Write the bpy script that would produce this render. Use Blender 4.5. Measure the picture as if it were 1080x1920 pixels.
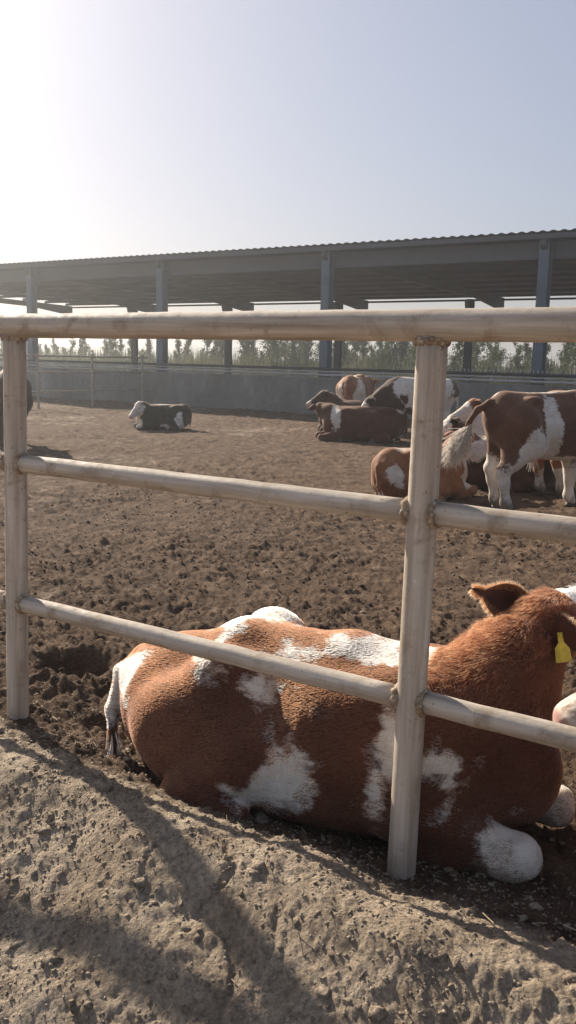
import bpy, math, random
import numpy as np
from mathutils import Matrix, Vector

# ------------------------------------------------------------------ scene, camera, world, sun
for o in list(bpy.data.objects):
    bpy.data.objects.remove(o)
SC = bpy.context.scene
COL = SC.collection
random.seed(7)
EYE = 1.5
PITCH = math.radians(9.62)
ROLL = 0.022

cam_data = bpy.data.cameras.new('camera')
cam = bpy.data.objects.new('camera', cam_data)
COL.objects.link(cam)
cam_data.sensor_fit = 'VERTICAL'
cam_data.sensor_height = 24.0
cam_data.lens = 24.0 * 1700 / 1920
cam_data.clip_start = 0.05
cam_data.clip_end = 5000
fw = Vector((0, math.cos(PITCH), -math.sin(PITCH)))
up0 = Vector((0, math.sin(PITCH), math.cos(PITCH)))
rt0 = Vector((1, 0, 0))
cx = rt0 * math.cos(ROLL) + up0 * math.sin(ROLL)
cy = up0 * math.cos(ROLL) - rt0 * math.sin(ROLL)
M4 = Matrix.Identity(4)
for i in range(3):
    M4[i][0] = cx[i]; M4[i][1] = cy[i]; M4[i][2] = -fw[i]; M4[i][3] = (0, 0, EYE)[i]
cam.matrix_world = M4
SC.camera = cam

SUN_EL = math.radians(29)
SUN_AZ = math.radians(-36)          # measured from +Y, negative = to the left
world = bpy.data.worlds.new('World')
SC.world = world
world.use_nodes = True
nt = world.node_tree
bg = nt.nodes['Background']
sky = nt.nodes.new('ShaderNodeTexSky')
sky.sky_type = 'NISHITA'
sky.sun_disc = False
sky.sun_elevation = SUN_EL
sky.sun_rotation = SUN_AZ
sky.altitude = 0
sky.air_density = 1.0
sky.dust_density = 2.0
sky.ozone_density = 3.5
hs_ = nt.nodes.new('ShaderNodeHueSaturation')
hs_.inputs['Saturation'].default_value = 1.0
gm_ = nt.nodes.new('ShaderNodeGamma')
gm_.inputs[1].default_value = 0.5
nt.links.new(sky.outputs[0], hs_.inputs['Color'])
nt.links.new(hs_.outputs[0], gm_.inputs[0])
tn_ = nt.nodes.new('ShaderNodeMix'); tn_.data_type = 'RGBA'; tn_.blend_type = 'MULTIPLY'
tn_.inputs[0].default_value = 1.0; tn_.inputs[7].default_value = (1.03, 0.985, 1.035, 1)
nt.links.new(gm_.outputs[0], tn_.inputs[6])
nt.links.new(tn_.outputs[2], bg.inputs[0])
bg.inputs[1].default_value = 0.132

sd = bpy.data.lights.new('sun', 'SUN')
sd.energy = 5.0
sd.angle = math.radians(0.8)
sd.color = (1.0, 0.90, 0.75)
sun = bpy.data.objects.new('sun', sd)
COL.objects.link(sun)
sdir = Vector((math.sin(SUN_AZ) * math.cos(SUN_EL), math.cos(SUN_AZ) * math.cos(SUN_EL), math.sin(SUN_EL)))
sun.rotation_euler = (-sdir).to_track_quat('-Z', 'Y').to_euler()
sun.location = (-20, 30, 30)

SC.view_settings.view_transform = 'Standard'
SC.view_settings.look = 'None'
SC.view_settings.exposure = 0.92
SC.view_settings.gamma = 1.0
SC.view_settings.use_curve_mapping = False

# ------------------------------------------------------------------ numpy noise
def _hash(ix, iy, iz, seed):
    h = (ix.astype(np.int64) * 374761393 + iy.astype(np.int64) * 668265263 + iz.astype(np.int64) * 2147483647 * 3 + seed * 974711) & 0xFFFFFFFF
    h = ((h ^ (h >> 13)) * 1274126177) & 0xFFFFFFFF
    h = ((h ^ (h >> 16)) * 2246822519) & 0xFFFFFFFF
    h = h ^ (h >> 13)
    return (h & 0xFFFFFF).astype(np.float64) / float(0xFFFFFF)

def vnoise3(P, seed=0):
    x, y, z = P[:, 0], P[:, 1], P[:, 2]
    ix, iy, iz = np.floor(x), np.floor(y), np.floor(z)
    fx, fy, fz = x - ix, y - iy, z - iz
    u, v, w = [t * t * t * (t * (t * 6 - 15) + 10) for t in (fx, fy, fz)]
    ix, iy, iz = ix.astype(np.int64), iy.astype(np.int64), iz.astype(np.int64)
    r = 0
    for a in (0, 1):
        for b in (0, 1):
            for c in (0, 1):
                r = r + _hash(ix + a, iy + b, iz + c, seed) * (u if a else 1 - u) * (v if b else 1 - v) * (w if c else 1 - w)
    return r * 2 - 1

def fbm3(P, freq, octs, seed=0):
    s = 0; amp = 1.0
    for k in range(octs):
        s = s + amp * vnoise3(P * (freq * 2.03 ** k) + 17.3 * k, seed + k)
        amp *= 0.5
    return s

def gnoise2(x, y, seed=0):
    ix, iy = np.floor(x), np.floor(y)
    fx, fy = x - ix, y - iy
    u = fx * fx * fx * (fx * (fx * 6 - 15) + 10); v = fy * fy * fy * (fy * (fy * 6 - 15) + 10)
    ix = ix.astype(np.int64); iy = iy.astype(np.int64); z = np.zeros_like(ix)
    def g(a, b):
        t = _hash(ix + a, iy + b, z, seed) * 2 * math.pi
        return np.cos(t) * (fx - a) + np.sin(t) * (fy - b)
    return ((g(0, 0) * (1 - u) + g(1, 0) * u) * (1 - v) + (g(0, 1) * (1 - u) + g(1, 1) * u) * v) * 1.5

def worley2(x, y, seed=0):
    ix, iy = np.floor(x).astype(np.int64), np.floor(y).astype(np.int64)
    f1 = np.full(x.shape, 9.0); f2 = np.full(x.shape, 9.0); idv = np.zeros(x.shape); z = np.zeros_like(ix)
    for a in (-1, 0, 1):
        for b in (-1, 0, 1):
            hx = _hash(ix + a, iy + b, z, seed); hy = _hash(ix + a, iy + b, z + 5, seed)
            d = np.hypot(ix + a + hx - x, iy + b + hy - y)
            m = d < f1
            f2 = np.where(m, f1, np.minimum(f2, d))
            idv = np.where(m, _hash(ix + a, iy + b, z + 9, seed), idv)
            f1 = np.where(m, d, f1)
    return f1, f2, idv

# ------------------------------------------------------------------ materials
class NT:
    def __init__(s, name):
        s.m = bpy.data.materials.new(name); s.m.use_nodes = True
        s.t = s.m.node_tree; s.b = s.t.nodes['Principled BSDF']
    def n(s, typ, **kw):
        x = s.t.nodes.new('ShaderNode' + typ)
        for k, v in kw.items():
            if k.startswith('i_'):
                x.inputs[k[2:].replace('_', ' ')].default_value = v
            else:
                setattr(x, k, v)
        return x
    def l(s, a, b): s.t.links.new(a, b)
    def ramp(s, fac, stops):
        r = s.t.nodes.new('ShaderNodeValToRGB')
        e = r.color_ramp.elements
        while len(e) < len(stops): e.new(0.5)
        for i, (p, c) in enumerate(stops):
            e[i].position = p; e[i].color = (*c, 1) if len(c) == 3 else c
        s.l(fac, r.inputs[0]); return r.outputs[0]
    def noise(s, scale, detail=6, rough=0.6, vec=None, dist=0.0):
        x = s.n('TexNoise'); x.inputs['Scale'].default_value = scale; x.inputs['Detail'].default_value = detail
        x.inputs['Roughness'].default_value = rough; x.inputs['Distortion'].default_value = dist
        if vec is not None: s.l(vec, x.inputs['Vector'])
        return x.outputs[0]
    def coord(s, kind='Object', scale=None):
        c = s.n('TexCoord').outputs[kind]
        if scale:
            mp = s.n('Mapping'); mp.inputs['Scale'].default_value = scale; s.l(c, mp.inputs[0]); return mp.outputs[0]
        return c
    def mix(s, fac, a, b, mode='MIX'):
        x = s.n('Mix', data_type='RGBA', blend_type=mode)
        for sock, v in ((x.inputs[0], fac), (x.inputs[6], a), (x.inputs[7], b)):
            if hasattr(v, 'is_linked') or hasattr(v, 'links'): s.l(v, sock)
            elif isinstance(v, (int, float)): sock.default_value = v
            else: sock.default_value = (*v, 1)
        return x.outputs[2]
    def math(s, op, a, b=0.0):
        x = s.n('Math', operation=op)
        for i, v in enumerate((a, b)):
            if isinstance(v, (int, float)): x.inputs[i].default_value = v
            else: s.l(v, x.inputs[i])
        return x.outputs[0]
    def bump(s, h, strength, dist, prev=None):
        x = s.n('Bump'); x.inputs['Strength'].default_value = strength; x.inputs['Distance'].default_value = dist
        s.l(h, x.inputs['Height'])
        if prev is not None: s.l(prev, x.inputs['Normal'])
        return x.outputs[0]
    def out(s, col=None, rough=0.8, normal=None, spec=0.3):
        if col is not None:
            if isinstance(col, tuple): s.b.inputs['Base Color'].default_value = (*col, 1)
            else: s.l(col, s.b.inputs['Base Color'])
        if isinstance(rough, (int, float)): s.b.inputs['Roughness'].default_value = rough
        else: s.l(rough, s.b.inputs['Roughness'])
        s.b.inputs['Specular IOR Level'].default_value = spec
        if normal is not None: s.l(normal, s.b.inputs['Normal'])
        return s.m

def mat_soil():
    s = NT('trampled_soil'); c = s.coord()
    at = s.n('Attribute', attribute_name='dry').outputs['Fac']
    big = s.noise(0.55, 4, 0.55, c); mid = s.noise(5.0, 8, 0.62, c); fine = s.noise(60, 5, 0.7, c)
    wet = s.ramp(mid, [(0.28, (0.050, 0.031, 0.021)), (0.5, (0.108, 0.068, 0.045)), (0.72, (0.20, 0.135, 0.092))])
    dry = s.ramp(mid, [(0.25, (0.26, 0.197, 0.142)), (0.5, (0.42, 0.335, 0.248)), (0.75, (0.57, 0.47, 0.362))])
    bigm = s.ramp(big, [(0.35, (0, 0, 0)), (0.65, (1, 1, 1))])
    f = s.math('ADD', at, s.math('MULTIPLY', s.math('SUBTRACT', mid, 0.5), 0.7))
    f = s.ramp(f, [(0.25, (0, 0, 0)), (0.75, (1, 1, 1))])
    col = s.mix(f, wet, dry)
    col = s.mix(s.math('MULTIPLY', bigm, 0.35), col, s.mix(0.5, col, (0.20, 0.125, 0.075)))
    col = s.mix(0.75, col, s.ramp(fine, [(0.28, (0.32, 0.31, 0.30)), (0.52, (1.0, 1.0, 1.0)), (0.75, (1.5, 1.47, 1.42))]), 'MULTIPLY')
    n = s.bump(s.noise(24, 9, 0.75, c), 1.0, 0.022)
    n = s.bump(fine, 0.9, 0.010, n)
    vo = s.n('TexVoronoi'); vo.inputs['Scale'].default_value = 85; s.l(c, vo.inputs['Vector'])
    n = s.bump(s.math('SUBTRACT', 1.0, vo.outputs['Distance']), 0.45, 0.008, n)
    return s.out(col, 0.95, n, 0.12)

def mat_clod():
    s = NT('dry_clod'); c = s.coord()
    m = s.noise(9, 6, 0.6, c)
    col = s.ramp(m, [(0.3, (0.16, 0.125, 0.092)), (0.55, (0.28, 0.228, 0.175)), (0.75, (0.43, 0.362, 0.28))])
    return s.out(col, 0.95, s.bump(s.noise(90, 5, 0.7, c), 0.6, 0.005), 0.1)

def mat_straw():
    s = NT('straw'); c = s.coord()
    col = s.ramp(s.noise(3, 2, 0.5, c), [(0.3, (0.28, 0.21, 0.12)), (0.7, (0.48, 0.40, 0.27))])
    return s.out(col, 0.8)

def mat_pipe(name, tint=1.0):
    s = NT(name); c = s.coord('Object'); cl = s.coord('Object', (2.0, 38, 38)); cm = s.coord('Object', (0.9, 14, 14))
    a = s.noise(1.0, 6, 0.65, cl); a2 = s.noise(1.0, 5, 0.6, cm); b = s.noise(26, 6, 0.7, c); g = s.noise(7, 7, 0.7, c, 0.6)
    k = s.math('ADD', s.math('MULTIPLY', a, 0.55), s.math('MULTIPLY', a2, 0.45))
    col = s.ramp(k, [(0.34, (0.24 * tint, 0.185 * tint, 0.145 * tint)), (0.46, (0.38 * tint, 0.315 * tint, 0.255 * tint)), (0.56, (0.50 * tint, 0.43 * tint, 0.36 * tint)), (0.68, (0.64 * tint, 0.575 * tint, 0.50 * tint))])
    col = s.mix(s.ramp(g, [(0.53, (0, 0, 0)), (0.66, (0.8, 0.8, 0.8))]), col, (0.29 * tint, 0.225 * tint, 0.16 * tint))
    col = s.mix(s.ramp(b, [(0.64, (0, 0, 0)), (0.70, (1, 1, 1))]), col, (0.17, 0.105, 0.065))
    col = s.mix(s.ramp(s.noise(19, 5, .6, s.coord('Object', (1, 1.7, 1.7))), [(0.70, (0, 0, 0)), (0.74, (.8, .8, .8))]), col, (0.72, 0.68, 0.60))
    n = s.bump(a, 0.25, 0.003); n = s.bump(b, 0.4, 0.004, n); n = s.bump(s.noise(120, 3, 0.6, c), 0.3, 0.0015, n)
    r = s.ramp(b, [(0.3, (0.58, 0.58, 0.58)), (0.7, (0.85, 0.85, 0.85))])
    return s.out(col, r, n, 0.3)

def mat_weld():
    s = NT('rusty_weld'); c = s.coord()
    col = s.ramp(s.noise(60, 6, 0.7, c), [(0.35, (0.16, 0.10, 0.065)), (0.52, (0.34, 0.25, 0.17)), (0.68, (0.58, 0.52, 0.44))])
    return s.out(col, 0.8, s.bump(s.noise(150, 4, 0.7, c), 0.8, 0.004), 0.3)

def mat_concrete():
    s = NT('stained_concrete'); c = s.coord()
    a = s.noise(0.8, 7, 0.65, s.coord('Object', (1, 1, 0.45))); b = s.noise(7, 6, 0.65, c)
    col = s.ramp(a, [(0.32, (0.15, 0.145, 0.135)), (0.52, (0.22, 0.215, 0.20)), (0.64, (0.28, 0.272, 0.255)), (0.72, (0.40, 0.39, 0.37))])
    col = s.mix(0.4, col, s.ramp(b, [(0.3, (0.6, 0.6, 0.6)), (0.7, (1.2, 1.2, 1.2))]), 'MULTIPLY')
    return s.out(col, 0.9, s.bump(b, 0.4, 0.01), 0.2)

def mat_metal(name, col, rough=0.5, var=0.25, scale=1.5):
    s = NT(name); c = s.coord()
    k = s.ramp(s.noise(scale, 6, 0.6, c), [(0.3, tuple(v * (1 - var) for v in col)), (0.7, tuple(v * (1 + var) for v in col))])
    return s.out(k, rough, s.bump(s.noise(20, 3, 0.5, c), 0.1, 0.002), 0.4)

def mat_leaf(name, c0, c1):
    s = NT(name); c = s.coord()
    oi = s.n('ObjectInfo').outputs['Random']
    col = s.ramp(s.math('ADD', s.math('MULTIPLY', s.noise(2.2, 4, 0.6, c), 0.8), s.math('MULTIPLY', oi, 0.2)), [(0.35, c0), (0.7, c1)])
    s.out(col, 0.7, None, 0.2)
    tr = s.n('BsdfTranslucent'); s.l(col, tr.inputs[0])
    mx = s.n('MixShader'); mx.inputs[0].default_value = 0.3
    s.l(s.b.outputs[0], mx.inputs[1]); s.l(tr.outputs[0], mx.inputs[2])
    s.l(mx.outputs[0], s.t.nodes['Material Output'].inputs[0])
    return s.m

def mat_coat(name, dark, mid, light, white=(0.66, 0.60, 0.53), bumpy=0.5):
    """coat: 'pat' > 0 is white hair, else the coloured hair; 'pink' is bare skin of the nose; 'muck' is caked dirt."""
    s = NT(name); c = s.coord()
    pat = s.n('Attribute', attribute_name='pat').outputs['Fac']
    pink = s.n('Attribute', attribute_name='pink').outputs['Fac']
    fine = s.noise(55, 5, 0.7, s.coord('Object', (0.35, 1, 1))); mid_n = s.noise(6, 6, 0.6, c); big = s.noise(1.6, 3, 0.5, c)
    br = s.ramp(s.math('ADD', s.math('MULTIPLY', mid_n, 0.6), s.math('MULTIPLY', big, 0.4)), [(0.33, dark), (0.5, mid), (0.68, light)])
    wh = s.ramp(mid_n, [(0.3, tuple(v * 0.72 * t for v, t in zip(white, (1, .93, .84)))), (0.55, white)])
    e = s.math('ADD', pat, s.math('MULTIPLY', s.math('SUBTRACT', fine, 0.5), 0.07))
    e = s.math('ADD', e, s.math('MULTIPLY', s.math('SUBTRACT', s.noise(16, 4, 0.6, c), 0.5), 0.10))
    f = s.ramp(s.math('ADD', e, 0.5), [(0.488, (0, 0, 0)), (0.512, (1, 1, 1))])
    col = s.mix(f, br, wh)
    col = s.mix(0.5, col, s.ramp(fine, [(0.25, (0.6, 0.6, 0.6)), (0.6, (1.05, 1.05, 1.05)), (0.8, (1.25, 1.22, 1.2))]), 'MULTIPLY')
    col = s.mix(pink, col, s.ramp(mid_n, [(0.35, (0.36, 0.19, 0.17)), (0.6, (0.56, 0.36, 0.32))]))
    mk = s.n('Attribute', attribute_name='muck').outputs['Fac']
    mk = s.ramp(s.math('ADD', mk, s.math('MULTIPLY', s.math('SUBTRACT', s.noise(9, 6, .7, c), .5), 1.2)), [(0.45, (0, 0, 0)), (0.72, (.75, .75, .75))])
    col = s.mix(mk, col, (0.085, 0.058, 0.038))
    n = s.bump(fine, bumpy, 0.006); n = s.bump(mid_n, min(.35, bumpy * .7), 0.015, n)
    s.out(col, 0.75, n, 0.18)
    s.b.inputs['Sheen Weight'].default_value = 0.25
    s.b.inputs['Sheen Roughness'].default_value = 0.5
    s.b.inputs['Sheen Tint'].default_value = (0.9, 0.7, 0.55, 1)
    return s.m

MAT = dict(
    soil=mat_soil(), clod=mat_clod(), straw=mat_straw(), pipe=mat_pipe('weathered_pipe'), pipe2=mat_pipe('grey_pipe', 0.75), weld=mat_weld(),
    concrete=mat_concrete(),
    column=mat_metal('blue_grey_paint', (0.115, 0.155, 0.20), 0.5), roof=mat_metal('grey_roof_sheet', (0.085, 0.094, 0.110), 0.6, 0.15, 0.4),
    fascia=mat_metal('pale_blue_fascia', (0.092, 0.104, 0.124), 0.5, 0.12, 0.5), dark=mat_metal('dark_steel', (0.05, 0.055, 0.06), 0.6),
    galv=mat_metal('galvanised_pipe', (0.42, 0.43, 0.43), 0.4), hoof=mat_metal('hoof_horn', (0.07, 0.055, 0.045), 0.6),
    eye=mat_metal('dark_eye', (0.012, 0.008, 0.006), 0.08), tag=mat_metal('yellow_tag', (0.50, 0.38, 0.045), 0.5, 0.3, 40),
    bark=mat_metal('bark', (0.16, 0.14, 0.11), 0.9, 0.4, 4),
    leaf_poplar=mat_leaf('poplar_leaf', (0.045, 0.065, 0.03), (0.13, 0.15, 0.075)), leaf_shrub=mat_leaf('shrub_leaf', (0.04, 0.06, 0.026), (0.12, 0.14, 0.06)),
    scrub=mat_leaf('scrub_blade', (0.07, 0.085, 0.04), (0.19, 0.19, 0.11)),
    red=mat_coat('red_brown_coat', (0.050, 0.014, 0.008), (0.075, 0.022, 0.011), (0.11, 0.036, 0.017), bumpy=.05),
    rust=mat_coat('tan_brown_coat', (0.15, 0.055, 0.024), (0.25, 0.105, 0.048), (0.36, 0.17, 0.085)),
    brown=mat_coat('dull_brown_coat', (0.075, 0.032, 0.02), (0.125, 0.056, 0.033), (0.20, 0.10, 0.062)),
    deep=mat_coat('dark_brown_coat', (0.035, 0.018, 0.013), (0.06, 0.03, 0.02), (0.10, 0.055, 0.038)),
    black=mat_coat('black_coat', (0.012, 0.010, 0.009), (0.020, 0.016, 0.014), (0.040, 0.032, 0.026)),
)

# ------------------------------------------------------------------ object helpers
def link(o, parent=None):
    COL.objects.link(o)
    if parent: o.parent = parent
    return o

def tag(o, label=None, cat=None, group=None, kind=None):
    if label: o['label'] = label
    if cat: o['category'] = cat
    if group: o['group'] = group
    if kind: o['kind'] = kind
    return o

def empty(name, loc=(0, 0, 0), rz=0.0):
    o = bpy.data.objects.new(name, None); o.location = loc; o.rotation_euler = (0, 0, rz); o.empty_display_size = 0.1
    return link(o)

def mesh_obj(name, V, F, mat, parent=None, smooth=True, attrs=None):
    me = bpy.data.meshes.new(name)
    V = np.asarray(V, np.float32)
    if isinstance(F, np.ndarray):
        k = F.shape[1]
        me.vertices.add(len(V)); me.vertices.foreach_set('co', V.ravel())
        me.loops.add(F.size); me.loops.foreach_set('vertex_index', F.ravel().astype(np.int32))
        me.polygons.add(len(F)); me.polygons.foreach_set('loop_start', np.arange(0, F.size, k, dtype=np.int32))
        me.update(calc_edges=True)
    else:
        me.from_pydata([tuple(map(float, v)) for v in V], [], F)
    if attrs:
        for nm, a in attrs.items():
            at = me.attributes.new(nm, 'FLOAT', 'POINT'); at.data.foreach_set('value', np.asarray(a, np.float32))
    me.materials.append(MAT[mat] if isinstance(mat, str) else mat)
    if smooth: me.polygons.foreach_set('use_smooth', np.ones(len(me.polygons), bool))
    return link(bpy.data.objects.new(name, me), parent)

class MB:
    def __init__(s): s.v = []; s.f = []
    def add(s, V, F):
        b = len(s.v); s.v += [tuple(v) for v in V]; s.f += [tuple(i + b for i in q) for q in F]; return s
    def box(s, c, h, ax=None):
        c = np.array(c, float); ax = np.eye(3) if ax is None else np.array(ax, float)
        V = [c + ax[0] * h[0] * i + ax[1] * h[1] * j + ax[2] * h[2] * k for i in (-1, 1) for j in (-1, 1) for k in (-1, 1)]
        return s.add(V, [(0, 1, 3, 2), (4, 6, 7, 5), (0, 4, 5, 1), (2, 3, 7, 6), (0, 2, 6, 4), (1, 5, 7, 3)])
    def tube(s, pts, rads, seg=16, cap=True, wob=0.0, seed=0):
        pts = [np.array(p, float) for p in pts]; rg = np.random.RandomState(seed)
        V = []; F = []; n = len(pts)
        t = pts[1] - pts[0]; t /= np.linalg.norm(t)
        a = np.array([0, 0, 1.0]) if abs(t[2]) < 0.9 else np.array([1.0, 0, 0])
        u = np.cross(t, a); u /= np.linalg.norm(u)
        for i, p in enumerate(pts):
            t = pts[min(i + 1, n - 1)] - pts[max(i - 1, 0)]; t /= np.linalg.norm(t)
            u = u - t * (u @ t); u /= np.linalg.norm(u); w = np.cross(t, u)
            for k in range(seg):
                an = 2 * math.pi * k / seg; r = rads[i] * (1 + wob * (rg.rand() - 0.5))
                V.append(p + (u * math.cos(an) + w * math.sin(an)) * r)
        for i in range(n - 1):
            for k in range(seg):
                k2 = (k + 1) % seg
                F.append((i * seg + k, i * seg + k2, (i + 1) * seg + k2, (i + 1) * seg + k))
        if cap: F += [tuple(range(seg - 1, -1, -1)), tuple((n - 1) * seg + k for k in range(seg))]
        return s.add(V, F)
    def build(s, name, mat, parent=None, smooth=False):
        return mesh_obj(name, s.v, s.f, mat, parent, smooth)

# ------------------------------------------------------------------ the lay of the land
FA = math.radians(33.5)
FE = np.array([math.cos(FA), -math.sin(FA)]); FN = np.array([math.sin(FA), math.cos(FA)])   # along / across the near fence
POST_R = np.array([0.381, 2.618]); POST_L = np.array([-1.114, 3.608]); BAY = 1.7936
FENCE_D = float(POST_R @ FN)
SA = math.radians(34.1)
SE = np.array([math.cos(SA), -math.sin(SA), 0]); SN = np.array([math.sin(SA), math.cos(SA), 0]); ZZ = np.array([0, 0, 1.0])
DF, DR, BAYS, S0F, S0R = 21.49, 34.09, 6.0, -25.42, -38.66
def sp(s, d, z): return SE * s + SN * d + ZZ * z

def smooth01(t):
    t = np.clip(t, 0, 1); return t * t * (3 - 2 * t)

def ground_base(x, y):
    """broad shape only: flat yard, hollow where the near cow lies, bank outside the fence"""
    d = x * FN[0] + y * FN[1]; s = x * FE[0] + y * FE[1]
    z = 0.035 * gnoise2(x * 0.45, y * 0.45, 3) * smooth01((d - 2.0) / 2.0)
    hol = np.exp(-(((d - 3.0) / 0.75) ** 4)) * np.exp(-(((s + 1.25) / 1.45) ** 4))
    z = z - 0.13 * hol
    hx, hy = -1.02, 4.25
    z = z - 0.16 * np.exp(-((np.hypot((x - hx), (y - hy)) / 0.15) ** 4)) + 0.03 * np.exp(-(((np.hypot(x - hx, y - hy) - 0.24) / 0.09) ** 2))
    crest = 1.96 + 0.09 * gnoise2(s * 1.6, s * 0 + 0.5, 11) 
    wob = 1 + 0.35 * gnoise2(s * 1.3 + 5, d * 1.3, 12)
    bank = np.where(d < crest, -0.46 * np.clip(crest - d, 0, 1.2) * wob, 0)
    rim = 0.05 * np.exp(-(((d - crest - 0.10) / 0.20) ** 2)) * (1 + 0.6 * gnoise2(s * 2.2, d * 2.2 + 3, 13))
    return z + bank + rim

def mounds(x, y, f, seed, lo=.16, hi=.36):
    """scattered rounded lumps, each with its own size"""
    f1, f2, idv = worley2(x * f, y * f, seed)
    r = lo + (hi - lo) * idv
    return np.clip(1 - (f1 / r) ** 2, 0, 1) * (0.25 + idv), f1, f2

def ground_fine(x, y, dist):
    d = x * FN[0] + y * FN[1]
    wx = x + 0.05 * gnoise2(x * 4, y * 4, 31) + .012 * gnoise2(x * 19, y * 19, 33); wy = y + 0.05 * gnoise2(x * 4 + 9, y * 4, 32) + .012 * gnoise2(x * 19 + 4, y * 19, 34)
    out = smooth01((2.30 - d) / 0.3)                   # 1 on the bank outside the fence
    calm = 0.62 + 0.5 * smooth01(gnoise2(x * .55 + 2, y * .55, 44) * 1.4 + .6)
    z = 0.022 * gnoise2(wx * 2.6, wy * 2.6, 21) + (1 - .55 * out) * 0.015 * gnoise2(wx * 7, wy * 7, 22) + (1 - .6 * out) * .014 * gnoise2(wx * 15, wy * 13, 28)
    near = np.exp(-np.maximum(dist - 4, 0) / 13)
    m1, f1, f2 = mounds(wx, wy, 8.5, 23, .2, .45)
    z = z + (1 - .75 * out) * (0.012 * m1 - 0.005 * np.exp(-((f2 - f1) / 0.10) ** 2))
    m2, _, _ = mounds(wx + 3, wy, 19, 24, .2, .5)
    z = z + near * (1 - .85 * out) * 0.014 * m2
    z = z + near * (1 - .55 * out) * 0.012 * gnoise2(x * 30, y * 36, 25)
    n2 = np.exp(-np.maximum(dist - 2.4, 0) / 1.8)
    m3, _, _ = mounds(wx, wy + 2, 42, 26)
    z = z + n2 * ((1 - .85 * out) * 0.006 * m3 + (1 - .35 * out) * (0.0035 * gnoise2(x * 80, y * 80, 27) + .0025 * gnoise2(x * 130, y * 130, 29)))
    cr = np.abs(gnoise2(wx * 3.1 + 7, wy * 3.1, 35))
    z = z - out * .016 * np.exp(-(cr / .035) ** 2) * np.clip(gnoise2(x * 2, y * 2, 36) * 2, 0, 1)
    return z * (calm * (1 - out) + out)

def ground_z(x, y):
    x = np.atleast_1d(np.asarray(x, float)); y = np.atleast_1d(np.asarray(y, float))
    return ground_base(x, y) + ground_fine(x, y, np.hypot(x, y))

# one sheet, finely meshed close by and ever coarser towards the horizon
def build_ground():
    fine_r = np.concatenate([np.linspace(0.05, 1.2, 14)[:-1], 1.2 * np.exp(np.arange(0, math.log(36 / 1.2), 0.0042))])
    far_r = np.geomspace(fine_r[-1] * 1.05, 420, 40)
    R = np.concatenate([fine_r, far_r])
    a1 = np.radians(np.linspace(-27, 27, 560)); a0 = np.radians(np.linspace(-180, -27, 90)[:-1]); a2 = np.radians(np.linspace(27, 180, 90)[1:])
    A = np.concatenate([a0, a1, a2])
    rr, aa = np.meshgrid(R, A, indexing='ij')
    x = rr * np.sin(aa); y = rr * np.cos(aa)
    xf, yf = x.ravel(), y.ravel(); dist = np.hypot(xf, yf)
    z = ground_base(xf, yf) + ground_fine(xf, yf, dist) * np.clip((60 - dist) / 30, 0, 1)
    d = xf * FN[0] + yf * FN[1]
    dry = smooth01((2.48 - d) / 0.45) * 1.05 + 0.04 + 0.25 * np.clip(gnoise2(xf * 0.5, yf * 0.5, 41) + gnoise2(xf * 1.7, yf * 1.7, 42) * 0.6, -0.3, 1) + 0.12 * smooth01((dist - 8) / 12)
    nR, nA = len(R), len(A)
    i, j = np.meshgrid(np.arange(nR - 1), np.arange(nA - 1), indexing='ij')
    q = (i * nA + j).ravel()
    F = np.stack([q, q + nA, q + nA + 1, q + 1], 1)[:, ::-1]
    o = mesh_obj('yard_ground', np.stack([xf, yf, z], 1), F, 'soil', attrs={'dry': dry})
    tag(o, 'trampled brown manure and soil of the cattle yard with a bank outside the fence', kind='structure')
build_ground()

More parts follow.
